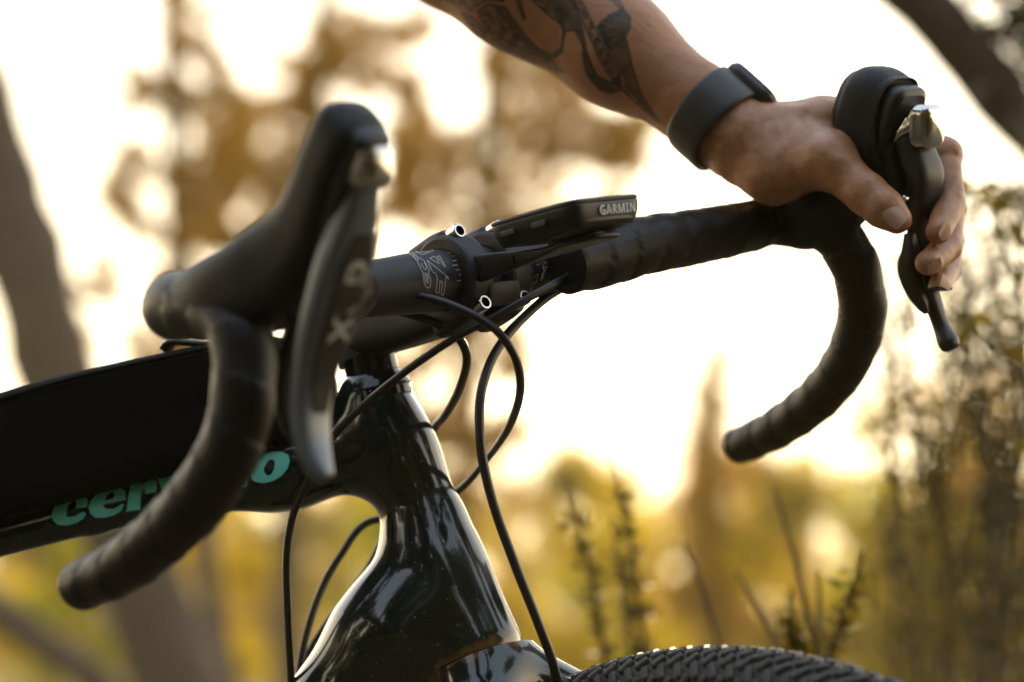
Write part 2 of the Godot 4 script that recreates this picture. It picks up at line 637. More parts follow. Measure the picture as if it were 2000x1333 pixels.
func print_lines(b: Buf, lines: Array, r: float, wide: float) -> void:
	for line in lines:
		var ps := []
		var ns := []
		var k := 0
		while k < line.size() - 2:
			for j in 4:
				var q := j / 4.0
				var h := bar_hit(lerpf(line[k], line[k + 2], q), lerpf(line[k + 1], line[k + 3], q), r)
				ps.append(h[0]); ns.append(h[1])
			k += 2
		var h2 := bar_hit(line[-2], line[-1], r)
		ps.append(h2[0]); ns.append(h2[1])
		ribbon(b, ps, ns, wide, 0.00012)

func build_bicycle() -> Node3D:
	var axle := fr(-30.6, -561, 0)
	var bike := thing("bicycle", "dark green gravel bicycle with black drop handlebar, seen from its front right", "bicycle", Vector3(axle.x, 0, axle.z))
	handlebar(bike)
	stem(bike)
	frame(bike)
	front_wheel(bike, axle)
	shifter_left(bike)
	shifter_right(bike)
	cables(bike)
	return bike

func holder(called: String, parent: Node3D, label := "") -> Node3D:
	var o := Node3D.new()
	o.name = called
	parent.add_child(o, true)
	if label: o.set_meta("label", label)
	return o

func handlebar(bike: Node3D) -> void:
	var bar := holder("handlebar", bike)
	var b := Buf.new()
	tube(b, [fr(0, 0, -104), fr(0, 0, -60), fr(0, 0, -40), fr(0, 0, 0), fr(0, 0, 40), fr(0, 2, 75)], [0.0128, 0.0150, 0.0159, 0.0159, 0.0159, 0.0142], 40, 8)
	part("centre_section", b, M.satin, bar)
	# printing: outlined letters and the tick marks beside the clamp
	b = Buf.new()
	print_lines(b, [
		[812, 491, 825, 498, 846, 490, 842, 488], [839, 505, 850, 501, 858, 516, 839, 505],
		[854, 502, 858, 500, 871, 523, 865, 518, 854, 502], [834, 509, 845, 532, 851, 535, 854, 545, 851, 571, 857, 573, 859, 549, 864, 551, 861, 575, 866, 577, 871, 540, 876, 546, 875, 542, 834, 509],
		[799, 495, 806, 495, 822, 506, 828, 510, 838, 527, 836, 536, 832, 535, 825, 532, 814, 510, 799, 495], [806, 498, 814, 503, 818, 508, 812, 507, 806, 498], [828, 513, 832, 520, 832, 528, 828, 526, 822, 515],
		[825, 534, 828, 552, 831, 560, 836, 563, 840, 560, 841, 548, 838, 536], [831, 536, 833, 550, 836, 555, 836, 538], [828, 536, 831, 552], [834, 536, 836, 551],
	], 0.01605, 0.00042)
	part("outlined_lettering", b, M.print_grey, bar)
	b = Buf.new()
	for q in [[873, 495, 9], [883, 501, 5], [884, 510, 8], [883, 519, 11], [890, 528, 7], [896, 538, 4], [892, 549, 8]]:
		print_lines(b, [[q[0], q[1], q[0] + q[2], q[1] - 1]], 0.01605, 0.0005)
	part("tick_marks", b, M.print_grey, bar)
	b = Buf.new()
	print_lines(b, [
		[1032, 525, 1042, 530, 1024, 544, 1026, 530], [1032, 549, 1051, 535, 1046, 555, 1032, 549], [1047, 516, 1052, 519, 1053, 513],
		[1058, 511, 1061, 520, 1066, 524, 1070, 520, 1071, 512, 1068, 506], [1062, 510, 1065, 516, 1067, 514, 1067, 508], [1014, 572, 1020, 563, 1023, 564, 1018, 572], [1024, 571, 1028, 566, 1031, 567],
		[1143, 489, 1126, 509, 1122, 513],
	], 0.01605, 0.0004)
	print_lines(b, [[1060, 522, 1064, 529, 1061, 533, 1058, 538, 1060, 545], [1063, 529, 1060, 537], [1062, 538, 1055, 548]], 0.01605, 0.001)
	print_lines(b, [[995, 551, 998, 552]], 0.01605, 0.0016)
	part("outlined_triangles_and_letters", b, M.print_grey, bar)
	# tape, far side (the bike's left) and near side
	b = Buf.new()
	tube(b, sp([[1104, 517, 0.039], [1185, 500, 0.070], [1250, 481, 0.095], [1346, 465, 0.135], [1442, 447, 0.172], [1500, 434, 0.195], [1560, 425, 0.207], [1620, 448, 0.212], [1662, 500, 0.217], [1681, 560, 0.223], [1684, 610, 0.226], [1672, 665, 0.230], [1642, 725, 0.235], [1590, 785, 0.239], [1525, 832, 0.243], [1470, 860, 0.245], [1442, 872, 0.246]]),
		[0.0155, 0.0160, 0.0158, 0.0153, 0.0145, 0.0138, 0.0140, 0.0140, 0.0138, 0.0137, 0.0137, 0.0137, 0.0134, 0.0130, 0.0122, 0.0112, 0.0108], 40, 14, true, tape_relief)
	part("bar_tape", b, M.tape, bar).set_meta("label", "tape on the far side of the handlebar, under the hand")
	b = Buf.new()
	tube(b, sp([[690, 566, -0.089], [680, 567, -0.093], [660, 570, -0.105], [540, 580, -0.150], [420, 590, -0.180], [362, 597, -0.196], [345, 598, -0.208], [372, 596, -0.213], [430, 605, -0.216], [470, 650, -0.219], [478, 710, -0.222], [473, 785, -0.226], [455, 860, -0.230], [422, 925, -0.234], [376, 988, -0.238], [318, 1046, -0.241], [240, 1107, -0.244], [155, 1146, -0.246]]),
		[0.0150, 0.0155, 0.0155, 0.0155, 0.0155, 0.0155, 0.0155, 0.0150, 0.0145, 0.0142, 0.0141, 0.0139, 0.0138, 0.0138, 0.0137, 0.0132, 0.0126, 0.0112], 40, 14, true, tape_relief)
	part("bar_tape", b, M.tape, bar).set_meta("label", "tape on the near side of the handlebar")
	for q in [[1442, 872, 0.246, 1470, 860, 0.245, 0.0108], [155, 1146, -0.246, 190, 1131, -0.245, 0.0112]]:
		b = Buf.new()
		var p := on_side(q[0], q[1], q[2])
		var ax := (p - on_side(q[3], q[4], q[5])).normalized()
		var r: float = q[6] * 1000.0
		lathe(b, p, ax, [[0, r - 0.2], [0.6, r + 0.1], [2.2, r - 0.6], [3.4, r - 2.6], [3.6, r - 4.5], [3.2, 0.0]], 36)
		part("bar_end_plug", b, M.plug, bar)

func stem(bike: Node3D) -> void:
	var s := holder("stem", bike)
	var b := Buf.new()
	var top := fr(-96, 6, 0)
	loft(b, [[fr(-99, 8, 0), 14.5, 18, 3.0], [fr(-82, 5, 0), 15.5, 18, 3.2], [fr(-50, -1, 0), 16, 17, 3.2], [fr(-26, -3, 0), 17.5, 19, 3.6], [fr(-12, -1, 0), 18, 22, 4.0]], ll, 40, 6, 6.0, 0.0)
	loft(b, [[fr(-99, -7, 0), 18.0, 18.0, 2.0], [fr(-99, 24, 0), 18.0, 18.0, 2.0]], ll, 40, 2, 0.0, 2.0)
	part("stem_body", b, M.satin, s)
	for w in [-14.5, 14.5]:
		b = Buf.new()
		lathe(b, fr(0, 0, w), ll, [[-8, 16.4], [-8, 21.2], [-8, 21.2], [-7.2, 22.6], [-5.5, 23.2], [5.5, 23.2], [7.2, 22.6], [8, 21.2], [8, 21.2], [8, 16.4]], 64)
		for e in [1.0, -1.0]:
			loft(b, [[fr(-19, 19.5 * e, w), 6.2, 7.2, 3.0], [fr(-2, 19.8 * e, w), 6.0, 7.2, 3.0], [fr(6.5, 19.3 * e, w), 5.4, 7.0, 3.0]], ll, 24, 4, 3.0, 1.5)
		part("faceplate_clamp", b, M.satin, s)
		for e in [1.0, -1.0]:
			var bolt := Buf.new()
			var u: float = 20.2 * e
			lathe(bolt, fr(7.0, u, w), ff, [[0, 3.1], [1.2, 3.9], [1.2, 3.9], [9.2, 4.0], [9.8, 3.6], [9.8, 3.6], [9.8, 2.75], [9.8, 2.75], [6.0, 2.6], [6.0, 2.6], [6.0, 0.0]], 28)
			part("bolt", bolt, M.steel, s)
			var hole := Buf.new()
			lathe(hole, fr(7.0, u, w), ff, [[6.3, 0.0], [6.3, 2.62], [6.3, 2.62], [9.55, 2.72]], 6)
			part("bolt_socket", hole, M.dark_hole, s)
	# seams between faceplate and stem
	b = Buf.new()
	loft(b, [[fr(12.5, -21, 0), 3.0, 13, 4.0], [fr(16.5, -15, 0), 3.0, 12, 4.0], [fr(18.5, -11, 0), 2.5, 11, 4.0]], ll, 24, 4)
	part("faceplate_bridge", b, M.satin, s)
	# headset spacers and top cover
	b = Buf.new()
	var hs := at(718, 690, 1.335)
	var hd := (at(737, 772, 1.333) - hs).normalized()
	lathe(b, hs, hd, [[-12, 14.6], [11.5, 14.8], [11.5, 14.8], [11.8, 14.4], [12.1, 14.8], [12.1, 14.8], [20, 15.0]], 48)
	part("headset_spacer", b, M.gloss_black, bike)
	b = Buf.new()
	lathe(b, hs + hd * 0.0125, hd, [[0, 15.3], [1.5, 16.6], [4.0, 18.3], [6.5, 19.6], [7.6, 20.3], [8.6, 20.0], [8.6, 20.0], [9.0, 19.2], [9.6, 19.4], [14, 19.6]], 48)
	part("headset_cover", b, M.gloss_black, bike)
	# out-front computer mount
	var mt := holder("computer_mount", bike)
	b = Buf.new()
	loft(b, [[fr(21, -3.5, -16), 7.2, 2.2, 6.0], [fr(33, -6, -14), 6.0, 2.2, 6.0], [fr(48, -9.5, -9), 3.8, 3.0, 5.0], [fr(62, -12.5, -4), 2.6, 8.0, 4.0], [fr(74, -14.5, 0), 2.4, 14.0, 3.0], [fr(88, -17.5, 2), 2.2, 14.5, 2.6], [fr(97, -19.5, 2), 1.8, 9.0, 2.4]], ll, 28, 6, 1.0, 2.0)
	part("mount_arm", b, M.plastic, mt)
	b = Buf.new()
	lathe(b, fr(80, -12.5, 1), uu * cos(0.22) + ff * sin(0.22), [[-4, 11.0], [-4, 13.0], [-3, 14.0], [2, 14.0], [6, 12.0]], 40)
	part("mount_disc", b, M.plastic, mt)
	b = Buf.new()
	var gx := (fr(40, -7.5, -13) - fr(22, -3.8, -17.2)).normalized()
	var gz := -ll
	var gy := gz.cross(gx)
	var g0 := fr(22.5, -4.4, -18.8)
	letters(b, "EASTON", ["Droid Sans"], 700, 0.0062, 0.0005, func(p: Vector3) -> Vector3: return g0 + gx * (p.x + 0.0115) + gy * p.y + gz * (p.z - 0.0002))
	part("embossed_lettering", b, M.dull, mt)

func frame(bike: Node3D) -> void:
	var fo := holder("frame", bike)
	var lo := Vector3(at(-40, 0, 1.36).x, at(0, 1560, 1.3).y, at(0, 1400, 1.45).z)
	var hi := Vector3(at(1100, 0, 1.3).x, at(0, 700, 1.33).y, at(0, 700, 1.20).z)
	var f := Field.new(lo, hi, 0.0030)
	f.cone(at(731, 778, 1.333), at(833, 1020, 1.322), 0.0190, 0.0212, 0.004)
	f.cone(at(833, 1020, 1.322), at(925, 1268, 1.300), 0.0212, 0.0266, 0.004)
	# the top tube is a rounded box: four corners joined
	var tt := [[-70, 1067, 11.0], [180, 1001, 11.8], [333, 969, 13.6], [560, 926, 16.4]]
	for k in tt.size() - 1:
		var p: Array = tt[k]
		var q: Array = tt[k + 1]
		for e in [-1.0, 1.0]:
			for dz in [0.0, 0.014]:
				var rp: float = p[2] * 0.00062
				var rq: float = q[2] * 0.00062
				f.cone(at(p[0], p[1], 1.332 + dz) + uu * e * p[2] * 0.00038, at(q[0], q[1], 1.332 + dz) + uu * e * q[2] * 0.00038, rp, rq, 0.007)
	f.cone(at(545, 927, 1.338), at(760, 888, 1.333), 0.0145, 0.0200, 0.022)
	f.cone(at(600, 890, 1.336), at(728, 815, 1.334), 0.0085, 0.0150, 0.016)
	f.cone(at(822, 1130, 1.320), at(776, 1240, 1.314), 0.0225, 0.0320, 0.028)
	f.cone(at(778, 1240, 1.314), at(600, 1490, 1.316), 0.0320, 0.0335, 0.020)
	# cut under the lower race, where the fork crown's seam runs
	var cut0 := at(1045, 1262, 1.30)
	var b := Buf.new()
	f.nets(b, true)
	b.colored = true
	var seam_a := (at(926, 1268, 1.30) - at(836, 1020, 1.322)).normalized()
	var noise := FastNoiseLite.new()
	noise.seed = 4
	noise.frequency = 60.0
	# trim everything below the seam on the head tube's front, and dirty its rim
	b.clip(seam_depth, true)
	for k in b.v.size():
		var s := seam_depth(b.v[k])
		var q := smoothstep(-0.0036, -0.0022, s + 0.0065 * noise.get_noise_3dv(b.v[k]))
		b.c[k] = Color(0.0045, 0.0145, 0.0135).lerp(Color(0.13, 0.07, 0.03), q)
	part("frame_tubes", b, M.paint, fo)
	# decal on the top tube
	var tx := (at(560, 918, 1.32) - at(90, 1012, 1.32)).normalized()
	var ty := view * Vector3(0, 1, 0)
	ty = (ty - tx * ty.dot(tx)).normalized()
	var tz := tx.cross(ty)
	var lettering := holder("top_tube_lettering", fo)
	var glyphs := [
		[[350, 505, 268, 518, 270, 480, 255, 462, 230, 470, 205, 500, 190, 545, 195, 575, 220, 582, 265, 572, 305, 550, 330, 543, 345, 555, 325, 590, 270, 625, 205, 642, 140, 640, 100, 615, 85, 575, 95, 525, 125, 480, 175, 445, 230, 424, 290, 420, 335, 432, 355, 460], []],
		[[635, 455, 470, 490, 475, 510, 500, 522, 545, 520, 585, 500, 610, 482, 623, 490, 600, 535, 545, 568, 480, 585, 415, 583, 378, 555, 362, 510, 375, 465, 410, 420, 465, 385, 530, 365, 590, 368, 625, 392], [478, 460, 490, 432, 515, 405, 538, 402, 548, 420, 540, 446]],
		[[662, 348, 745, 332, 742, 352, 790, 318, 835, 308, 862, 325, 865, 370, 855, 398, 778, 412, 775, 385, 760, 378, 745, 405, 742, 525, 640, 542], []],
		[[868, 300, 975, 280, 1012, 395, 1075, 262, 1140, 250, 1020, 480, 955, 492], []],
		[[1395, 305, 1230, 340, 1235, 360, 1260, 372, 1305, 370, 1345, 350, 1370, 332, 1383, 340, 1360, 385, 1305, 418, 1240, 435, 1175, 433, 1138, 405, 1122, 360, 1135, 315, 1170, 270, 1225, 235, 1290, 215, 1350, 218, 1385, 242], [1238, 310, 1250, 282, 1275, 255, 1298, 252, 1308, 270, 1300, 296]],
		[[1270, 195, 1330, 120, 1400, 108, 1330, 185], []],
		[[1450, 130, 1562, 108, 1530, 351, 1420, 375], []],
		[[1555, 265, 1560, 215, 1590, 165, 1640, 122, 1710, 100, 1790, 97, 1840, 120, 1852, 165, 1835, 220, 1790, 275, 1730, 310, 1650, 327, 1590, 315, 1563, 292], [1660, 225, 1670, 195, 1695, 158, 1725, 152, 1742, 175, 1738, 220, 1715, 262, 1690, 272, 1665, 250]],
	]
	for gl in glyphs:
		b = Buf.new()
		var pl := PackedVector2Array()
		for k in range(0, gl[0].size(), 2): pl.append(Vector2(gl[0][k], gl[0][k + 1]))
		var todo := []
		var pieces := [pl]
		if gl[1].size():                                     # a counter: cut the letter in two through it, so that each half is plain
			var hole := PackedVector2Array()
			var mid := Vector2.ZERO
			for k in range(0, gl[1].size(), 2):
				hole.append(Vector2(gl[1][k], gl[1][k + 1]))
				mid += hole[-1]
			mid /= hole.size()
			pieces = []
			for q in [[-999.0, mid.x], [mid.x, 2999.0]]:
				var half := PackedVector2Array([Vector2(q[0], -999), Vector2(q[1], -999), Vector2(q[1], 2999), Vector2(q[0], 2999)])
				for r in Geometry2D.intersect_polygons(pl, half): pieces.append_array(Geometry2D.clip_polygons(r, hole))
		for piece in pieces:
			var ix := Geometry2D.triangulate_polygon(piece)
			for k in range(0, ix.size(), 3): todo.append([piece[ix[k]], piece[ix[k + 1]], piece[ix[k + 2]]])
		for r in 10:
			var more := []
			for q in todo:
				var m := 0
				for j in 3:
					if q[j].distance_to(q[(j + 1) % 3]) > q[m].distance_to(q[(m + 1) % 3]): m = j
				if q[m].distance_to(q[(m + 1) % 3]) < 14.0:
					more.append(q)
					continue
				var h: Vector2 = (q[m] + q[(m + 1) % 3]) * 0.5
				more.append([q[m], h, q[(m + 2) % 3]]); more.append([h, q[(m + 1) % 3], q[(m + 2) % 3]])
			todo = more
		var known := {}
		for q in todo:
			var id := []
			for j in 3:
				var w: Vector2 = q[j]
				if not known.has(w):
					var p := at(60.0 + w.x * 0.27, 860.0 + w.y * 0.27, 1.300)
					for r in 14: p -= tz * maxf(f.eval(p), -0.002)
					var nn := f.slope(p)
					known[w] = b.add(p + nn * 0.00025, nn)
				id.append(known[w])
			b.tri(id[0], id[1], id[2])
		part("letter", b, M.teal, lettering)
	# fork
	var fk := holder("fork", bike)
	f = Field.new(Vector3(at(760, 0, 1.3).x, at(0, 1900, 1.2).y, at(0, 1333, 1.40).z), Vector3(at(1180, 0, 1.2).x, at(0, 1180, 1.2).y, at(0, 1333, 1.12).z), 0.0030)
	f.cone(at(926, 1268, 1.300), at(945, 1318, 1.292), 0.0265, 0.0270, 0.006)
	for w in [-1.0, 1.0]:
		f.cone(fr(-86, -198, 8 * w), fr(-66, -232, 42 * w), 0.021, 0.016, 0.012)
		f.cone(fr(-66, -232, 42 * w), fr(-54, -302, 50 * w), 0.016, 0.0135, 0.010)
	f.cone(fr(-30, -232, 0), fr(-30, -330, 0), 0.030, 0.036, 0.008, true)
	b = Buf.new()
	f.nets(b, true)
	b.colored = true
	b.clip(func(p: Vector3) -> float: return seam_plane(p) - 0.0014, false)
	for k in b.v.size():
		var s := seam_plane(b.v[k])
		var q := 1.0 - smoothstep(0.0030, 0.0040, s + 0.016 * noise.get_noise_3dv(b.v[k] * 0.7) - 0.0012)
		b.c[k] = Color(0.0045, 0.0145, 0.0135).lerp(Color(0.13, 0.07, 0.03), q)
	part("fork_crown", b, M.paint, fk)
	b = Buf.new()
	lathe(b, at(926, 1268, 1.300), seam_a, [[-8, 0.0], [-8, 24.4], [8, 24.8], [8, 0.0]], 40)
	part("lower_race", b, M.gloss_black, fk)
	for w in [-1.0, 1.0]:
		b = Buf.new()
		tube(b, [fr(-55, -290, 50 * w), fr(-46, -400, 53 * w), fr(-34, -520, 56 * w), fr(-30.6, -570, 57 * w)], [0.0135, 0.011, 0.009, 0.0085], 20, 8)
		for k in b.c.size(): b.c[k] = Color(0.0045, 0.0145, 0.0135)
		b.colored = true
		part("fork_leg", b, M.paint, fk)

func seam_plane(p: Vector3) -> float:
	var n := (at(925, 1268, 1.30) - at(833, 1020, 1.322)).normalized()
	return (p - at(1010, 1249, 1.282)).dot(n)

func seam_depth(p: Vector3) -> float:                        # metres below the seam between head tube and fork crown
	# beyond the crown's rear the frame runs on below the seam
	var b := at(856, 1309, 1.28)
	var past := (p - b).dot((b - at(1017, 1247, 1.285)).normalized())
	return seam_plane(p) - (maxf(past, 0.0) * 1.2 + 40.0 * maxf(past, 0.0) * maxf(past, 0.0))

func front_wheel(bike: Node3D, axle: Vector3) -> void:
	var wh := holder("front_wheel", bike)
	var b := Buf.new()
	var rows := []
	for k in 240:
		var an := TAU * k / 240.0
		var rad := ff * cos(an) + uu * sin(an)
		var row := []
		for j in 24:
			var c := TAU * j / 24.0
			row.append(axle + rad * (0.3275 + 0.0195 * cos(c)) + ll * (0.0195 * sin(c)))
		rows.append(row)
	ring_grid(b, rows, 24, true)
	part("tyre", b, M.tyre, wh)
	b = Buf.new()
	lathe(b, axle, ll, [[-12, 312], [-12, 296], [-8, 284], [8, 284], [12, 296], [12, 312], [-12, 312]], 96)
	part("rim", b, M.plastic, wh)
	b = Buf.new()
	for k in 24:
		var an := TAU * k / 24.0
		var rad := ff * cos(an) + uu * sin(an)
		var e := -1.0 if k % 2 else 1.0
		tube(b, [axle + ll * 0.028 * e, axle + rad * 0.286], [0.0009, 0.0009], 5, 1, false)
	part("spokes", b, M.steel, wh)
	b = Buf.new()
	lathe(b, axle, ll, [[-52, 0], [-52, 9], [-30, 9], [-30, 24], [-26, 24], [-22, 14], [22, 14], [26, 24], [30, 24], [30, 9], [52, 9], [52, 0]], 32)
	part("hub", b, M.plastic, wh)
	# knobs: one by one where the photograph shows them, joined elsewhere
	var pitch := TAU / 190.0
	var top := PI / 2.0 - 0.30
	var rest := Buf.new()
	for k in 190:
		var seen := absf(wrapf(pitch * k - top, -PI, PI)) < 0.36
		for q in [[0.0, 0.0, 0.7, 4.6, 1.9], [0.22, 0.5, -0.7, 4.2, 1.8], [-0.22, 0.5, -0.7, 4.2, 1.8], [0.55, 0.1, 0.6, 4.6, 1.9], [-0.55, 0.1, -0.6, 4.6, 1.9], [0.88, 0.6, -0.5, 4.8, 2.0], [-0.88, 0.6, 0.5, 4.8, 2.0], [1.20, 0.15, 0.5, 4.6, 2.2], [-1.20, 0.15, -0.5, 4.6, 2.2]]:
			var an: float = pitch * (k + q[1])
			var rad := ff * cos(an) + uu * sin(an)
			var go := -ff * sin(an) + uu * cos(an)
			var c: float = q[0]
			var out := rad * cos(c) + ll * sin(c)
			var across := ll * cos(c) - rad * sin(c)
			var mid := axle + rad * 0.3275 + out * 0.0203
			var x: Vector3 = across * cos(q[2]) + go * sin(q[2])
			var y: Vector3 = go * cos(q[2]) - across * sin(q[2])
			var kb := Buf.new() if seen else rest
			var tilt := rng.randf_range(-0.10, 0.10)
			x = x.rotated(out, tilt) * rng.randf_range(0.85, 1.08)
			y = y.rotated(out, tilt)
			mid -= out * rng.randf_range(0.0, 0.0005)
			block(kb, mid, x * q[3] * 0.001, y * q[4] * 0.001, out * 0.0019, 0.0008)
			if seen: part("tread_knob", kb, M.tyre, wh)
	part("tread_knobs", rest, M.tyre, wh, "stuff")

func shifter_left(bike: Node3D) -> void:                     # under the hand
	var s := holder("shift_lever", bike, "shift and brake lever under the hand, with its rounded black hood")
	var b := Buf.new()
	loft(b, [st(1508, 434, 0.198, 13.5, 13.5, 2.2), st(1545, 430, 0.206, 16, 15, 2.3), st(1590, 425, 0.208, 18, 16, 2.4), st(1642, 390, 0.209, 18.0, 16.0, 2.5), st(1680, 330, 0.210, 16.5, 16, 2.7), st(1698, 280, 0.210, 16, 16, 2.7), st(1702, 240, 0.210, 15, 15, 2.7)], ll, 48, 6, 4.0, 6.0)
	loft(b, [st(1668, 196, 0.210, 18, 14.0, 2.6), st(1682, 203, 0.210, 23, 17.0, 2.8), st(1704, 216, 0.210, 26, 18.5, 3.0), st(1726, 231, 0.210, 25.5, 18.0, 3.4), st(1744, 239, 0.210, 25.5, 17.6, 3.6), st(1747, 240, 0.210, 24.3, 16.6, 3.6)], ll, 64, 6, 7.0, 0.0)
	part("hood", b, M.rubber, s)
	b = Buf.new()
	loft(b, [st(1738, 236, 0.210, 22, 14.5, 4.0), st(1758, 245, 0.210, 22.3, 15.0, 4.5), st(1764, 248, 0.210, 21.0, 13.8, 4.5), st(1768, 250, 0.210, 19, 12.2, 4.5)], ll, 48, 4, 2.0, 0.0)
	loft(b, [st(1722, 270, 0.210, 13, 13, 3.0), st(1728, 305, 0.210, 13, 12.5, 3.5), st(1738, 352, 0.210, 11.5, 10, 3.5), st(1752, 398, 0.210, 7, 7, 3.0)], ll, 32, 6, 3.0, 3.0)
	part("lever_bracket", b, M.plastic, s)
	b = Buf.new()
	loft(b, [st(1748, 276, 0.203, 1.5, 3.0, 3.0), st(1766, 262, 0.206, 3.5, 8.0, 3.0), st(1786, 249, 0.210, 8.5, 10.5, 4.0), st(1803, 247, 0.211, 12.0, 11.0, 4.4), st(1820, 247, 0.211, 12.0, 9.8, 4.0)], ll, 40, 6, 1.0, 4.5)
	part("pivot_cap", b, M.chrome, s)
	b = Buf.new()
	loft(b, [st(1780, 268, 0.212, 7, 11, 3.2), st(1794, 304, 0.213, 7.5, 11.5, 3.2), st(1808, 343, 0.214, 7.0, 12.0, 3.4), st(1806, 385, 0.215, 6.2, 10.4, 3.2), st(1797, 435, 0.216, 5.5, 7.6, 3.0), st(1796, 490, 0.217, 5, 7.0, 3.0), st(1808, 545, 0.218, 5, 6.5, 2.8), st(1826, 600, 0.219, 4.2, 5.2, 2.5), st(1840, 640, 0.220, 4.2, 5.0, 2.3), st(1852, 666, 0.220, 5.6, 6.4, 2.1), st(1857, 677, 0.220, 5.2, 5.8, 2.0)], ll, 32, 6, 2.0, 2.5)
	part("brake_blade", b, M.blade_dark, s)
	b = Buf.new()
	loft(b, [st(1778, 456, 0.208, 3, 3.0, 3.0), st(1779, 490, 0.208, 4, 4.5, 4.0), st(1776, 522, 0.208, 5.5, 5.5, 4.0), st(1786, 560, 0.210, 5, 5, 4.0), st(1803, 594, 0.212, 3.5, 3.5, 3.5), st(1813, 612, 0.213, 1.5, 2, 3.0)], ll, 24, 5)
	part("shift_paddle", b, M.blade_dark, s)
	b = Buf.new()
	lathe(b, on_side(1770, 388, 0.198), -ll, [[0, 1.8], [2.0, 1.8], [2.4, 1.2], [2.4, 0]], 16)
	part("screw", b, M.steel, s)

func shifter_right(bike: Node3D) -> void:                    # the near one, out of focus
	var s := holder("shift_lever", bike, "free shift and brake lever nearest the camera, with a grey blade")
	var b := Buf.new()
	loft(b, [st(388, 597, -0.211, 16.5, 16.5, 2.2), st(440, 578, -0.213, 19, 17.8, 2.4), st(500, 552, -0.212, 20.5, 17.0, 2.8), st(552, 517, -0.210, 21, 15.5, 3.0), st(598, 455, -0.210, 17, 13, 3.1), st(630, 385, -0.210, 14.5, 13.5, 3.2), st(655, 320, -0.210, 13.5, 14.5, 3.3), st(678, 272, -0.210, 13.5, 15, 3.4), st(690, 248, -0.210, 13.5, 14, 3.2)], ll, 48, 6, 4.0, 9.0)
	part("hood", b, M.rubber, s)
	b = Buf.new()
	loft(b, [st(722, 262, -0.210, 7, 9.5, 3.5), st(700, 305, -0.210, 9, 10.5, 3.5), st(672, 370, -0.210, 10, 10, 3.5), st(640, 445, -0.210, 11, 9, 3.0), st(612, 510, -0.210, 10, 8, 3.0), st(598, 560, -0.210, 7, 7, 3.0)], ll, 32, 6, 3.0, 3.0)
	part("lever_bracket", b, M.plastic, s)
	b = Buf.new()
	loft(b, [st(706, 322, -0.209, 8.5, 9, 3.2), st(721, 323, -0.209, 10.5, 9.8, 3.6), st(736, 322, -0.209, 10.0, 9.0, 3.2)], ll, 32, 6, 3.0, 4.0)
	part("pivot_cap", b, M.chrome, s)
	b = Buf.new()
	var spine := [st(709, 350, -0.208, 5.5, 7.5, 3.0), st(700, 395, -0.208, 6, 9.0, 3.2), st(688, 450, -0.208, 6.5, 11.5, 3.4), st(672, 510, -0.209, 6.5, 13.5, 3.6), st(654, 580, -0.210, 6.5, 14.0, 3.6), st(634, 650, -0.211, 6, 13.0, 3.6), st(614, 730, -0.213, 5.5, 10.5, 3.4), st(606, 800, -0.215, 5, 9.5, 3.2), st(608, 860, -0.217, 5, 8.5, 3.0), st(620, 905, -0.218, 4.5, 7.0, 2.6), st(630, 928, -0.218, 4, 5.5, 2.2)]
	loft(b, spine, ll, 36, 6, 2.0, 3.0)
	part("brake_blade", b, M.blade, s)
	# dark inlay on the front face, and its print
	var nrm := ll.cross((spine[8][0] - spine[2][0]).normalized())
	if nrm.dot(ff) < 0.0: nrm = -nrm
	b = Buf.new()
	var inlay := []
	for k in range(2, 8):
		var q: Array = spine[k]
		inlay.append([q[0] + nrm * (q[1] * 0.001 - 0.0003) + ll * 0.001, 0.7, q[2] * (0.45 if k == 2 or k == 7 else 0.70), 3.0])
	loft(b, inlay, ll, 28, 5, 0.4, 0.4)
	part("blade_inlay", b, M.panel, s)
	b = Buf.new()
	var a0: Vector3 = spine[3][0] + nrm * 0.0071 + ll * 0.002
	var a1: Vector3 = spine[5][0] + nrm * 0.0067 + ll * 0.002
	var gx := (a1 - a0).normalized()
	var gz := (nrm - gx * nrm.dot(gx)).normalized()
	var gy := gz.cross(gx)
	letters(b, "GRX", ["Droid Sans"], 700, 0.0148, 0.0003, func(p: Vector3) -> Vector3: return (a0 + a1) * 0.5 + gx * p.x * 1.35 + gy * p.y + gz * p.z)
	part("blade_print", b, M.print_grey, s)
	b = Buf.new()
	loft(b, [st(600, 610, -0.200, 4, 7, 3.0), st(578, 690, -0.200, 4, 9, 3.0), st(566, 760, -0.200, 4, 9, 3.0), st(572, 830, -0.200, 3, 6, 3.0), st(584, 870, -0.200, 2, 3, 3.0)], ll, 24, 5, 1.0, 1.0)
	part("shift_paddle", b, M.blade_dark, s)

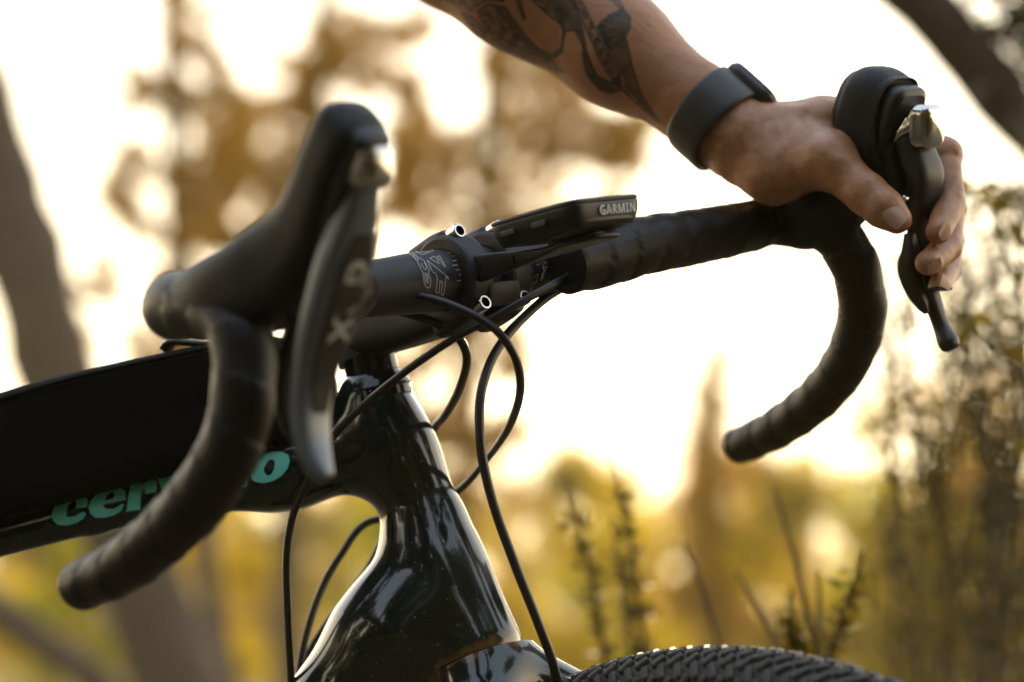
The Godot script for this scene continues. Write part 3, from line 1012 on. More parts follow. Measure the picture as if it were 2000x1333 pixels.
func cables(bike: Node3D) -> void:
	var list := [
		[[742, 569, 1.232], [755, 572, 1.230], [804, 576, 1.226], [853, 587, 1.222], [897, 603, 1.218], [945, 627, 1.214], [980, 657, 1.212], [1003, 692, 1.215], [1014, 727, 1.225], [1016, 762, 1.24], [1008, 800, 1.262], [988, 845, 1.292], [954, 893, 1.332], [893, 960, 1.372], [800, 1005, 1.388], [714, 1023, 1.388], [666, 1084, 1.380], [631, 1144, 1.372], [602, 1225, 1.362], [585, 1306, 1.355], [578, 1400, 1.35]],
		[[735, 596, 1.262], [748, 599, 1.262], [804, 615, 1.262], [853, 633, 1.262], [891, 656, 1.265], [909, 685, 1.272], [910, 717, 1.285], [893, 768, 1.312], [868, 812, 1.337], [843, 845, 1.358], [790, 960, 1.388], [728, 1095, 1.39], [694, 1146, 1.388], [630, 1232, 1.382], [587, 1310, 1.378], [557, 1400, 1.375]],
		[[1160, 510, 1.305], [1142, 523, 1.290], [1083, 554, 1.268], [990, 606, 1.250], [881, 665, 1.245], [773, 740, 1.258], [695, 806, 1.278], [645, 860, 1.290], [615, 910, 1.298], [595, 955, 1.302], [571, 1010, 1.304], [559, 1090, 1.306], [562, 1215, 1.308], [569, 1345, 1.310], [572, 1400, 1.312]],
		[[1145, 538, 1.315], [1117, 553, 1.312], [1067, 582, 1.300], [1015, 628, 1.282], [984, 664, 1.268], [956, 712, 1.255], [938, 776, 1.245], [937, 847, 1.240], [945, 912, 1.238], [969, 1003, 1.236], [1010, 1114, 1.232], [1050, 1215, 1.230], [1078, 1290, 1.236], [1090, 1345, 1.245], [1098, 1420, 1.25]],
	]
	var rad := [0.0022, 0.0024, 0.0021, 0.0025]
	for k in list.size():
		var b := Buf.new()
		var pts: Array = list[k].map(func(q): return at(q[0], q[1], q[2]))
		var rs := []
		for q in pts: rs.append(rad[k])
		tube(b, pts, rs, 14, 8)
		part("cable_housing", b, M.housing, bike)
	# a strip of finishing tape where the near tape begins
	var b := Buf.new()
	lathe(b, fr(0, 0, -92), ll, [[-10, 15.9], [-10, 16.6], [5, 16.8], [5, 16.8], [5, 15.4]], 40)
	part("finishing_tape", b, M.dull, bike)

# ---------------------------------------------------------------- rider's arm, watch, computer, bag
func arm_uv(p: Vector3) -> Vector2:
	var a0 := at(1029, -42, 1.42)
	var ax := (at(1440, 278, 1.365) - a0).normalized()
	var cam := (eye - a0).normalized()
	cam = (cam - ax * cam.dot(ax)).normalized()
	var up := cam.cross(ax)
	var w := p - a0
	var s := w.dot(ax)
	var off := w - ax * s
	return Vector2(0.55 + s * 1.5, 0.5 - atan2(off.dot(up), off.dot(cam)) / TAU)

func skin() -> StandardMaterial3D:
	var wide := 1536
	var high := 768
	var im := Image.create(wide, high, false, Image.FORMAT_RGB8)
	var n1 := FastNoiseLite.new()
	n1.seed = 51
	n1.frequency = 0.008
	n1.fractal_octaves = 4
	var n2 := FastNoiseLite.new()
	n2.seed = 52
	n2.frequency = 0.25
	var base := PackedFloat32Array()
	# the drawing on the forearm, in the arm's own map: [darkness, soft, points as places on the arm]
	var inks := [
		[0.80, [1075, -10, 1150, -10, 1165, 20, 1180, 60, 1198, 105, 1212, 150, 1230, 190, 1262, 203, 1240, 207, 1222, 197, 1204, 170, 1198, 125, 1180, 98, 1160, 97, 1150, 70, 1120, 40, 1098, 18]],
		[0.62, [1150, -10, 1165, 20, 1195, 60, 1225, 110, 1262, 175, 1290, 215, 1335, 262, 1328, 268, 1300, 240, 1268, 205, 1240, 165, 1218, 125, 1195, 88, 1172, 50]],
		[0.88, [1222, 98, 1238, 82, 1258, 70, 1272, 85, 1278, 108, 1272, 125, 1252, 140, 1236, 122]],
		[0.70, [1236, 122, 1272, 118, 1285, 150, 1298, 190, 1318, 235, 1336, 262, 1322, 255, 1300, 228, 1275, 185, 1250, 150]],
		[0.86, [1200, 118, 1214, 150, 1226, 176, 1252, 190, 1268, 178, 1266, 205, 1245, 205, 1224, 196, 1206, 170, 1198, 138]],
		[0.66, [975, 40, 1010, 32, 1042, 42, 1060, 72, 1080, 105, 1108, 128, 1130, 145, 1100, 138, 1060, 118, 1020, 92, 990, 68]],
		[0.55, [930, -10, 985, -10, 978, 10, 965, 40, 950, 35, 935, 15]],
		[0.72, [1030, 40, 1044, 44, 1066, 84, 1092, 116, 1126, 130, 1150, 122, 1157, 98, 1150, 78, 1160, 102, 1153, 128, 1128, 137, 1090, 128, 1060, 98]],
		[0.80, [1062, 0, 1068, 0, 1080, 64, 1076, 68, 1068, 40]],
		[0.75, [990, -10, 1010, -10, 1016, 2, 1000, 6]],
		[0.72, [1165, 19, 1190, 22, 1222, 34, 1248, 52, 1262, 74, 1256, 74, 1242, 56, 1218, 39, 1190, 27, 1168, 24]],
		[0.60, [850, -10, 925, -10, 940, 20, 925, 32, 880, 14]],
		[0.55, [925, 35, 960, 45, 1000, 80, 1060, 112, 1110, 140, 1150, 160, 1120, 158, 1050, 128, 990, 98, 945, 66]],
		[0.58, [960, -10, 1060, -10, 1056, 20, 1040, 34, 1005, 26, 975, 34]],
		[0.66, [1090, 20, 1120, 45, 1150, 75, 1160, 100, 1150, 84, 1122, 62, 1098, 40]],
	]
	var polys := []
	for k in inks:
		var pl := PackedVector2Array()
		var pts: Array = k[1]
		for j in range(0, pts.size(), 2):
			var pr := on_arm(pts[j], pts[j + 1])
			pl.append(Vector2(pr.x * wide, pr.y * high))
		var box := Rect2(pl[0], Vector2.ZERO)
		for q in pl: box = box.expand(q)
		polys.append([k[0], pl, box.grow(2)])
	for y in high:
		for x in wide:
			var a := n1.get_noise_2d(x, y)
			var e := n2.get_noise_2d(x, y)
			var c := Color(0.39 + 0.06 * a + 0.02 * e, 0.180 + 0.038 * a + 0.012 * e, 0.086 + 0.022 * a + 0.007 * e)
			var dark := 0.0
			for q in polys:
				if q[2].has_point(Vector2(x, y)) and Geometry2D.is_point_in_polygon(Vector2(x, y), q[1]):
					dark = maxf(dark, q[0] + 0.15 * a + (0.75 * n1.get_noise_2d(x * 9.0, y * 9.0 + 300.0) if q[0] < 0.7 else 0.25 * n1.get_noise_2d(x * 5.0, y * 5.0)))
			if dark > 0.0: c = c.lerp(Color(0.030, 0.026, 0.024), clampf(dark, 0.25, 0.97))
			im.set_pixel(x, y, c.linear_to_srgb())
	for q in polys:
		var pl: PackedVector2Array = q[1]
		for k in pl.size():
			var a := pl[k]
			var d := pl[(k + 1) % pl.size()]
			var n := int(a.distance_to(d)) + 1
			for j in n:
				var w := a.lerp(d, float(j) / n)
				for e in [Vector2.ZERO, Vector2(1, 0), Vector2(0, 1)]:
					var x := int(w.x + e.x)
					var y := int(w.y + e.y)
					if x >= 0 and y >= 0 and x < wide and y < high: im.set_pixel(x, y, im.get_pixel(x, y).lerp(srgb(0.028, 0.024, 0.022), 0.75))
	# the ink has bled a little
	var soft: Image = im.duplicate()
	soft.resize(wide / 2, high / 2, Image.INTERPOLATE_BILINEAR)
	soft.resize(wide, high, Image.INTERPOLATE_CUBIC)
	var m := mat("tanned_skin", Color.WHITE, 0.46)
	m.normal_enabled = true
	m.normal_texture = noise_tex(1024, 0.16, 73, [], 2, true, 5.0, FastNoiseLite.TYPE_CELLULAR)
	m.normal_scale = 0.14
	m.albedo_texture = ImageTexture.create_from_image(soft)
	m.subsurf_scatter_enabled = true
	m.subsurf_scatter_strength = 0.10
	m.metallic_specular = 0.45
	return m

func hand_skin() -> StandardMaterial3D:
	var m := triplanar(mat("hand_skin", Color.WHITE, 0.46), 14.0)
	m.albedo_texture = noise_tex(512, 0.014, 71, [[0.15, srgb(0.29, 0.120, 0.055)], [0.5, srgb(0.40, 0.188, 0.092)], [0.85, srgb(0.47, 0.240, 0.128)]], 5)
	m.normal_enabled = true
	m.normal_texture = noise_tex(512, 0.11, 72, [], 2, true, 7.0, FastNoiseLite.TYPE_CELLULAR)
	m.normal_scale = 0.2
	m.subsurf_scatter_enabled = true
	m.subsurf_scatter_strength = 0.10
	return m

func on_arm(u: float, v: float) -> Vector2:                  # a place on the near side of the forearm, in its map
	var c0 := Vector2(1029, -42)
	var dir := Vector2(1440 - 1029, 278 + 42).normalized()
	var w := Vector2(u, v) - c0
	var t := w.dot(dir)
	var o := w.dot(Vector2(dir.y, -dir.x))
	var s := t / 411.0 / 1.27 * 521.0 / 3400.0
	var r := lerpf(142.0, 76.0, clampf(t / 420.0, -0.5, 1.0))
	return Vector2(0.55 + (t / 3390.0) * 1.5, 0.5 - asin(clampf(o / r, -0.99, 0.99)) / TAU)

func rider() -> void:
	var b := Buf.new()
	var fore := [[[560, -345, 1.48], 0.052], [[872, -146, 1.445], 0.0415], [[1029, -42, 1.42], 0.0398], [[1203, 93, 1.398], 0.0297], [[1366, 208, 1.378], 0.0205], [[1440, 272, 1.368], 0.0185]]
	var f := Field.new(at(560, 0, 1.42) * Vector3(1, 0, 0) + Vector3(0, at(0, 620, 1.42).y, at(0, 300, 1.47).z - 0.03), Vector3(at(1925, 0, 1.3).x, at(0, -330, 1.42).y, at(0, 300, 1.27).z), 0.0018)
	var deep := view * Vector3(0, 0, -1)
	for k in fore.size() - 1:
		var p: Array = fore[k][0]
		var q: Array = fore[k + 1][0]
		for e in [-1.0, 1.0]:
			var gap: float = lerpf(0.004, 0.011, k / 4.0) * e
			var gap2: float = lerpf(0.004, 0.011, (k + 1) / 4.0) * e
			f.cone(at(p[0], p[1], p[2]) + deep * gap, at(q[0], q[1], q[2]) + deep * gap2, fore[k][1], fore[k + 1][1], 0.012)
	var wrist := at(1440, 278, 1.368)
	# heel and back of the hand
	f.cone(wrist + deep * 0.008, at(1600, 262, 1.378), 0.0175, 0.0165, 0.014)
	f.cone(at(1470, 262, 1.362), at(1612, 246, 1.362), 0.0165, 0.0140, 0.014)
	f.cone(at(1612, 246, 1.362), at(1725, 250, 1.372), 0.0140, 0.0130, 0.012)
	f.cone(at(1480, 290, 1.385), at(1725, 285, 1.395), 0.0180, 0.0130, 0.014)
	f.cone(at(1490, 305, 1.395), at(1715, 320, 1.408), 0.0170, 0.0130, 0.014)
	f.cone(at(1500, 318, 1.400), at(1690, 355, 1.418), 0.0165, 0.0120, 0.014)
	f.cone(at(1500, 335, 1.375), at(1570, 342, 1.378), 0.0155, 0.0150, 0.012)
	# ball of the thumb, thumb
	f.cone(at(1455, 308, 1.360), at(1512, 336, 1.348), 0.0155, 0.0163, 0.010)
	f.cone(at(1512, 335, 1.346), at(1618, 316, 1.326), 0.0162, 0.0128, 0.012)
	f.cone(at(1530, 285, 1.350), at(1625, 300, 1.334), 0.0150, 0.0125, 0.014)
	f.cone(at(1618, 316, 1.326), at(1692, 378, 1.311), 0.0128, 0.0112, 0.008)
	f.cone(at(1692, 378, 1.311), at(1728, 408, 1.305), 0.0112, 0.0104, 0.004)
	f.cone(at(1728, 408, 1.305), at(1752, 428, 1.302), 0.0106, 0.0082, 0.004)
	# fingers: knuckle to tip
	for q in [
		[[1725, 250, 1.372], 0.0125, [1847, 302, 1.346], 0.0092, [1857, 398, 1.326], 0.0082, [1834, 452, 1.304], 0.0070],
		[[1725, 290, 1.395], 0.0125, [1858, 404, 1.358], 0.0090, [1852, 482, 1.328], 0.0080, [1813, 514, 1.303], 0.0070],
		[[1712, 330, 1.410], 0.0120, [1858, 462, 1.364], 0.0085, [1850, 530, 1.336], 0.0073, [1836, 562, 1.308], 0.0064],
		[[1690, 360, 1.420], 0.0110, [1800, 430, 1.395], 0.0078, [1808, 480, 1.372], 0.0068, [1800, 505, 1.352], 0.0060],
	]:
		var k0: Array = q[0]
		var k1: Array = q[2]
		var k2: Array = q[4]
		var k3: Array = q[6]
		f.cone(at(k0[0], k0[1], k0[2]), at(k1[0], k1[1], k1[2]), q[1], q[3], 0.004)
		f.cone(at(k1[0], k1[1], k1[2]), at(k1[0], k1[1] + 1, k1[2]), q[3] + 0.0007, q[3] + 0.0007, 0.003)
		f.cone(at(k1[0], k1[1], k1[2]), at(k2[0], k2[1], k2[2]), q[3] - 0.0006, q[5], 0.0014)
		f.cone(at(k2[0], k2[1], k2[2]), at(k3[0], k3[1], k3[2]), q[5], q[7], 0.0014)
	# tendons and veins standing out
	f.cone(at(1490, 262, 1.349), at(1600, 292, 1.329), 0.0042, 0.0036, 0.007)
	f.cone(at(1478, 236, 1.350), at(1640, 214, 1.350), 0.0040, 0.0036, 0.007)
	f.cone(at(1612, 300, 1.3175), at(1632, 318, 1.3155), 0.0060, 0.0060, 0.008)
	f.nets(b, false)
	# tendons, creases and unevenness under the skin
	var n := FastNoiseLite.new()
	n.seed = 61
	n.frequency = 70.0
	n.fractal_octaves = 3
	var folds := []
	for q in [[1690, 336, 1682, 372, 1.301, 0.0006], [1702, 345, 1692, 384, 1.299, 0.0007], [1714, 357, 1702, 394, 1.298, 0.0006], [1668, 330, 1664, 352, 1.306, 0.0004], [1446, 236, 1452, 300, 1.350, 0.0007], [1458, 240, 1466, 306, 1.348, 0.0006], [1435, 240, 1438, 296, 1.350, 0.0005], [1600, 352, 1632, 340, 1.322, 0.0008], [1590, 330, 1622, 330, 1.318, 0.0004], [1856, 290, 1874, 312, 1.336, 0.0006], [1850, 300, 1872, 322, 1.334, 0.0006], [1872, 386, 1848, 402, 1.318, 0.0006], [1870, 446, 1852, 470, 1.322, 0.0006], [1864, 400, 1880, 416, 1.345, 0.0006], [1530, 240, 1556, 250, 1.345, 0.0004]]:
		var p0 := at(q[0], q[1], q[4])
		var p1 := at(q[2], q[3], q[4])
		for r in 12:
			p0 -= (eye - p0).normalized() * maxf(f.tri_at(p0), -0.002) * -1.0 if f.tri_at(p0) < 0.0 else (eye - p0).normalized() * minf(f.tri_at(p0), 0.002)
			p1 -= (eye - p1).normalized() * maxf(f.tri_at(p1), -0.002) * -1.0 if f.tri_at(p1) < 0.0 else (eye - p1).normalized() * minf(f.tri_at(p1), 0.002)
		folds.append([p0, p1 - p0, 1.0 / (p1 - p0).length_squared(), q[5]])
	for k in b.v.size():
		b.t[k] = arm_uv(b.v[k])
		var crease := 0.0
		for q in folds:
			var w: Vector3 = b.v[k] - q[0]
			if w.length_squared() > 0.0009: continue
			var t := clampf(w.dot(q[1]) * q[2], 0.0, 1.0)
			var d: float = (w - q[1] * t).length()
			crease = maxf(crease, q[3] * (1.0 - smoothstep(0.0, 0.0022, d)) * (1.0 - 0.6 * absf(t * 2.0 - 1.0)))
		b.v[k] += b.n[k] * (0.00038 * n.get_noise_3dv(b.v[k]) - crease)
	var base := at(560, -345, 1.48)
	var person := thing("person", "tanned left arm with a dark tattoo, hand gripping the far hood", "person", Vector3(base.x, base.y, base.z))
	# the forearm wears the drawing; past the strap the skin is plain
	var cut := at(1403, 228, 1.374)
	var reach := (at(1475, 306, 1.366) - at(1320, 166, 1.384)).normalized()
	var kept := PackedInt32Array()
	for k in range(0, b.i.size(), 3):
		var hand := (b.v[b.i[k]] - cut).dot(reach) > 0.0
		for j in 3: (b.split if hand else kept).append(b.i[k + j])
	b.i = kept
	# smooth normals again, now that the skin is uneven
	var fresh := PackedVector3Array()
	fresh.resize(b.v.size())
	for list in [b.i, b.split]:
		for k in range(0, list.size(), 3):
			var g := (b.v[list[k + 2]] - b.v[list[k]]).cross(b.v[list[k + 1]] - b.v[list[k]])
			for j in 3: fresh[list[k + j]] += g
	for k in b.v.size(): b.n[k] = fresh[k].normalized() if fresh[k].length_squared() > 0.0 else b.n[k]
	var arm := part("arm", b, null, person)
	arm.mesh.surface_set_material(0, skin())
	arm.mesh.surface_set_material(1, hand_skin())
	var nails := [
		[[1748, 420, 1.2925], [0.72, -0.62, 0.25], [0.05, 0.15, 1.0], 0.0064, 0.0055],
		[[1846, 452, 1.2985], [-0.42, -0.80, 0.35], [0.80, -0.30, 0.50], 0.0048, 0.0040],
		[[1828, 522, 1.2985], [-0.80, -0.50, 0.35], [0.40, -0.75, 0.60], 0.0050, 0.0042],
		[[1846, 551, 1.3040], [-0.30, -0.85, 0.40], [0.70, -0.15, 0.65], 0.0042, 0.0034],
	]
	for q in nails:
		var c: Array = q[0]
		var g: Array = q[1]
		var h: Array = q[2]
		var mid := at(c[0], c[1], c[2])
		var lg := (view * Vector3(g[0], g[1], g[2])).normalized()
		var nn := view * Vector3(h[0], h[1], h[2])
		nn = (nn - lg * nn.dot(lg)).normalized()
		# rest it on the skin
		for r in 8: mid -= nn * (f.tri_at(mid) - 0.0002) * 0.8
		var ac := lg.cross(nn)
		var nb := Buf.new()
		var rows := []
		var curve := 0.009
		var lengthy: float = q[3]
		var widely: float = q[4]
		for i in 9:
			for j in 9:
				var y := (i / 8.0 * 2.0 - 1.0)
				var x := (j / 8.0 * 2.0 - 1.0)
				var sx := x * sqrt(1.0 - 0.30 * y * y)
				var an := sx * widely / curve
				var p := mid + lg * (y * lengthy * sqrt(1.0 - 0.22 * x * x)) + ac * sin(an) * curve + nn * ((cos(an) - 1.0) * curve - 0.0006 * y * y * absf(y) + 0.0001)
				var start := p
				for r in 6: p -= nn * (f.tri_at(p) - 0.00035 + 0.0003 * smoothstep(0.8, 1.0, maxf(absf(x), -y))) * 0.8
				p = start + (p - start).limit_length(0.0016)
				nb.add(p, (nn * cos(an) + ac * sin(an)).normalized())
		for i in 8:
			for j in 8:
				var a := i * 9 + j
				nb.quad(a, a + 1, a + 10, a + 9)
		part("fingernail", nb, M.nail, person)
	watch(f)

func watch(f: Field) -> void:
	var mid := at(1403, 228, 1.374)
	var w := thing("wristwatch", "dark square smartwatch on a plain rubber strap round the wrist", "wristwatch", mid)
	var ax := (at(1475, 306, 1.366) - at(1320, 166, 1.384)).normalized()
	var deep := view * Vector3(0, 0, -1)
	deep = (deep - ax * deep.dot(ax)).normalized()
	var up := deep.cross(ax)
	if up.y < 0.0: up = -up
	var b := Buf.new()
	# the strap: a closed band, widest under the case
	var rows := []
	var fit := []
	for k in 96:
		var an := TAU * k / 96.0
		var rad := up * cos(an) + deep * sin(an)
		var far_ := 0.0
		for e in [-0.011, 0.0, 0.011]:
			var r := 0.055
			while r > 0.01 and f.tri_at(mid + ax * e + rad * r) > 0.0: r -= 0.0004
			far_ = maxf(far_, r)
		fit.append(far_ + 0.0014)
	for r in 4:
		var next := []
		for k in 96: next.append((fit[(k + 95) % 96] + fit[k] * 2.0 + fit[(k + 1) % 96]) * 0.25)
		fit = next
	var place := func(k: int) -> Vector3: return (up * cos(TAU * k / 96.0) + deep * sin(TAU * k / 96.0)) * fit[(k + 96) % 96]
	for k in 96:
		var an := TAU * k / 96.0
		var mm: Vector3 = place.call(k)
		var nn: Vector3 = ax.cross(place.call(k + 1) - place.call(k - 1)).normalized()
		if nn.dot(mm) < 0.0: nn = -nn
		var half := lerpf(0.0108, 0.0128, 0.5 + 0.5 * cos(an))
		var row := []
		for j in 20:
			var t := TAU * j / 20.0
			row.append(mm + mid + ax * (half * signf(cos(t)) * pow(absf(cos(t)), 0.45)) + nn * (0.0016 * signf(sin(t)) * pow(absf(sin(t)), 0.6)))
		rows.append(row)
	ring_grid(b, rows, 20, true)
	# the normals of a closed band point out of its own section
	part("strap", b, M.strap, w)
	b = Buf.new()
	var top: Vector3 = mid + up * (fit[0] - 0.0012) + ax * 0.0045
	loft(b, [[top - up * 0.0052, 14.5, 17.5, 4.5], [top - up * 0.0042, 16.5, 19.0, 4.5], [top - up * 0.001, 17.5, 20.0, 4.5], [top + up * 0.002, 17.5, 20.0, 4.5], [top + up * 0.0040, 16.6, 19.0, 4.5]], deep, 48, 3)
	part("case", b, M.alu, w)
	b = Buf.new()
	loft(b, [[top + up * 0.0040, 16.2, 18.6, 4.5], [top + up * 0.0052, 15.8, 18.2, 4.5], [top + up * 0.0058, 14.8, 17.0, 4.5]], deep, 48, 3)
	part("screen", b, M.glass, w)
	b = Buf.new()
	lathe(b, top + ax * 0.0165 + deep * 0.006, ax, [[0, 3.4], [1.8, 3.4], [2.2, 3.0], [2.2, 0]], 24)
	part("crown_button", b, M.alu, w)

func computer() -> void:
	var mid := fr(75.4, -2.5, 0)
	var g := thing("bike_computer", "slim black bike computer on an arm ahead of the handlebar", "bike computer", mid)
	var tl := deg_to_rad(13.0)
	var fx := ff * cos(tl) - uu * sin(tl)
	var uy := uu * cos(tl) + ff * sin(tl)
	var b := Buf.new()
	var e := 9.0
	loft(b, [[mid - uy * 0.0068, 28.0, 21.0, e], [mid - uy * 0.0062, 29.2, 22.4, e], [mid - uy * 0.0010, 31.0, 24.4, e], [mid + uy * 0.0035, 31.8, 25.0, e], [mid + uy * 0.0046, 31.6, 24.8, e], [mid + uy * 0.0050, 30.8, 24.0, e]], ll, 56, 3)
	part("body", b, M.plastic, g)
	b = Buf.new()
	loft(b, [[mid + uy * 0.0050, 31.8, 25.0, e], [mid + uy * 0.0062, 32.0, 25.2, e], [mid + uy * 0.0070, 31.0, 24.2, e]], ll, 56, 2)
	part("bezel", b, M.satin, g)
	b = Buf.new()
	loft(b, [[mid + uy * 0.0069, 26, 20, e], [mid + uy * 0.0073, 26, 20, e]], ll, 40, 1)
	part("screen", b, M.glass, g)
	# rounded belly towards the front
	b = Buf.new()
	loft(b, [[mid - fx * 0.012 - uy * 0.0058, 1.0, 12.0, 3.0], [mid + fx * 0.006 - uy * 0.0060, 3.6, 19.0, 3.0], [mid + fx * 0.020 - uy * 0.0052, 4.0, 20.0, 3.0], [mid + fx * 0.029 - uy * 0.0035, 2.5, 19.0, 3.0]], ll, 32, 6, 1.0, 2.0)
	part("belly", b, M.plastic, g)
	# side buttons
	for k in [-0.017, 0.006]:
		b = Buf.new()
		block(b, mid + fx * k - ll * 0.0244 - uy * 0.0005, fx * 0.0055, uy * 0.0016, ll * 0.0014, 0.0007)
		part("button", b, M.satin, g)
	b = Buf.new()
	var nrm := (fx + uy * -0.10).normalized()
	var gx := ll
	var gy := (uy - nrm * uy.dot(nrm)).normalized()
	var g0 := mid + fx * 0.0318 + ll * 0.0052 + uy * 0.0002
	letters(b, "GARMIN", ["Droid Sans"], 700, 0.0064, 0.0003, func(p: Vector3) -> Vector3: return g0 + gx * p.x * 1.0 + gy * p.y + nrm * (p.z + 0.0004))
	part("front_print", b, M.print_white, g)

func bag() -> void:
	var g := thing("frame_bag", "matt black fabric bag lying along the top tube", "bag", at(330, 930, 1.336))
	var b := Buf.new()
	var rows := []
	for q in [[-70, 790, 1030, 22], [0, 773, 1014, 25], [140, 733, 975, 26], [300, 696, 932, 26], [420, 671, 902, 26], [500, 659, 880, 25], [545, 660, 870, 24], [575, 678, 868, 22], [600, 712, 858, 19], [616, 760, 852, 15], [622, 800, 846, 10]]:
		var a := at(q[0], q[1], 1.336)
		var c := at(q[0], q[2], 1.336)
		rows.append([(a + c) * 0.5, a.distance_to(c) * 500.0, q[3], 5.0])
	loft(b, rows, view * Vector3(0, 0, 1), 48, 5)
	part("body", b, M.bag, g)
	b = Buf.new()
	tube(b, [at(-70, 797, 1.313), at(0, 780, 1.312), at(140, 740, 1.311), at(300, 703, 1.311), at(420, 678, 1.311), at(500, 668, 1.312)], [0.0013, 0.0013, 0.0013, 0.0013, 0.0013, 0.0013], 10, 8)
	part("piping", b, M.bag, g)
	b = Buf.new()
	loft(b, [[at(322, 684, 1.336), 2.5, 14, 4.0], [at(330, 674, 1.336), 2.5, 15, 4.0], [at(345, 668, 1.336), 2.0, 15, 4.0], [at(400, 672, 1.336), 2.0, 15, 4.0], [at(425, 670, 1.336), 1.5, 14, 4.0]], view * Vector3(0, 0, 1), 20, 4)
	part("strap_loop", b, M.plastic, g)

# ---------------------------------------------------------------- woodland
func leaf_mesh(long: float, wide: float) -> ArrayMesh:
	var b := Buf.new()
	var p := [Vector3(0, 0, 0), Vector3(wide * 0.5, long * 0.45, wide * 0.12), Vector3(0, long, 0), Vector3(-wide * 0.5, long * 0.45, wide * 0.12)]
	var nn := Vector3(0, 0, 1)
	for q in p: b.add(q, nn)
	b.tri(0, 1, 2); b.tri(0, 2, 3)
	return b.mesh(Vector3.ZERO)

func foliage(called: String, parent: Node3D, mesh: Mesh, m: Material, clumps: Array, count: int, size := 1.0) -> void:
	# clumps: [middle, radius, share]; leaves on the shell and through the volume of each
	var mm := MultiMesh.new()
	mm.transform_format = MultiMesh.TRANSFORM_3D
	mm.use_colors = true
	mm.mesh = mesh
	mm.instance_count = count
	var total := 0.0
	for c in clumps: total += c[2]
	var o := origin_of(parent)
	var k := 0
	for c in clumps:
		var n := int(round(count * c[2] / total))
		for j in n:
			if k >= count: break
			var dir := Vector3(rng.randfn(), rng.randfn(), rng.randfn()).normalized()
			var q: Vector3 = c[1] if c[1] is Vector3 else Vector3.ONE * c[1]
			var p: Vector3 = c[0] + dir * q * pow(rng.randf(), 0.45)
			var bs := Basis.from_euler(Vector3(rng.randf() * TAU, rng.randf() * TAU, rng.randf() * TAU)).scaled(Vector3.ONE * rng.randf_range(0.6, 1.3) * size)
			mm.set_instance_transform(k, Transform3D(bs, p - o))
			var s := rng.randf_range(0.6, 1.0)
			mm.set_instance_color(k, Color(s, s * rng.randf_range(0.88, 1.0), s * rng.randf_range(0.7, 1.0)))
			k += 1
	while k < count:
		mm.set_instance_transform(k, Transform3D(Basis().scaled(Vector3.ONE * 0.001), clumps[0][0] - o))
		mm.set_instance_color(k, Color.WHITE)
		k += 1
	var i := MultiMeshInstance3D.new()
	i.name = called
	i.multimesh = mm
	i.material_override = m
	i.set_meta("kind", "stuff")
	parent.add_child(i, true)

func spread(boxes: Array, d: float, r: float) -> Array:      # small leaf clumps strewn along twigs
	var out := []
	for q in boxes:
		for k in q[4]:
			out.append([at(rng.randf_range(q[0], q[2]), rng.randf_range(q[1], q[3]), d + rng.randf_range(-0.6, 0.6)), Vector3(r * rng.randf_range(0.6, 1.5), r * rng.randf_range(0.5, 1.1), r * 1.5), rng.randf_range(0.5, 1.3)])
	return out

func canopy(called: String, parent: Node3D, mesh: Mesh, m: Material, boxes: Array, d: float, per_m2: float, hole: float, size: float) -> void:
	# a thin spray of leaves in patches: dense where a noise is high, with chinks through it
	var n := FastNoiseLite.new()
	n.seed = int(d * 13.0)
	n.frequency = 2.3
	n.fractal_octaves = 3
	var put := []
	for q in boxes:
		var a := at(q[0], q[1], d)
		var c := at(q[2], q[3], d)
		var area := absf((c.x - a.x) * (c.y - a.y))
		var chinks := []
		for k in int(area * hole): chinks.append(Vector3(rng.randf_range(a.x, c.x), rng.randf_range(c.y, a.y), rng.randf_range(0.026, 0.062)))
		for k in int(area * per_m2):
			var p := Vector3(rng.randf_range(a.x, c.x), rng.randf_range(c.y, a.y), a.z + rng.randf_range(-0.25, 0.25))
			var ex := minf(minf(p.x - a.x, c.x - p.x), minf(p.y - c.y, a.y - p.y))
			if n.get_noise_3d(p.x, p.y, d) < q[4] - 0.06 + 0.5 * (1.0 - smoothstep(0.0, 0.18, ex)): continue
			var open := false
			for h in chinks:
				if (p.x - h.x) * (p.x - h.x) + (p.y - h.y) * (p.y - h.y) < h.z * h.z:
					open = true
					break
			if not open: put.append(p)
	var mm := MultiMesh.new()
	mm.transform_format = MultiMesh.TRANSFORM_3D
	mm.use_colors = true
	mm.mesh = mesh
	mm.instance_count = put.size()
	var o := origin_of(parent)
	for k in put.size():
		var bs := Basis.from_euler(Vector3(rng.randf() * TAU, rng.randf() * TAU, rng.randf() * TAU)).scaled(Vector3.ONE * rng.randf_range(0.6, 1.3) * size)
		mm.set_instance_transform(k, Transform3D(bs, put[k] - o))
		var s := rng.randf_range(0.55, 1.0)
		mm.set_instance_color(k, Color(s, s * rng.randf_range(0.85, 1.0), s * rng.randf_range(0.6, 1.0)))
	var i := MultiMeshInstance3D.new()
	i.name = called
	i.multimesh = mm
	i.material_override = m
	i.set_meta("kind", "stuff")
	parent.add_child(i, true)

func wobbly(pts: Array, amount: float) -> Array:
	return pts.map(func(p): return p + Vector3(rng.randfn(), 0, rng.randfn()) * amount)

func trunk_line(parent: Node3D, called: String, pts: Array, r0: float, r1: float, m: Material) -> void:
	var b := Buf.new()
	var rs := []
	for k in pts.size(): rs.append(lerpf(r0, r1, float(k) / (pts.size() - 1)))
	var n := FastNoiseLite.new()
	n.seed = int(r0 * 10000.0)
	n.frequency = 3.0
	tube(b, pts, rs, 14, 6, true, func(run: float, turn: float) -> float: return r0 * 0.22 * n.get_noise_3d(run * 2.0, cos(turn * TAU), sin(turn * TAU)))
	part(called, b, m, parent)

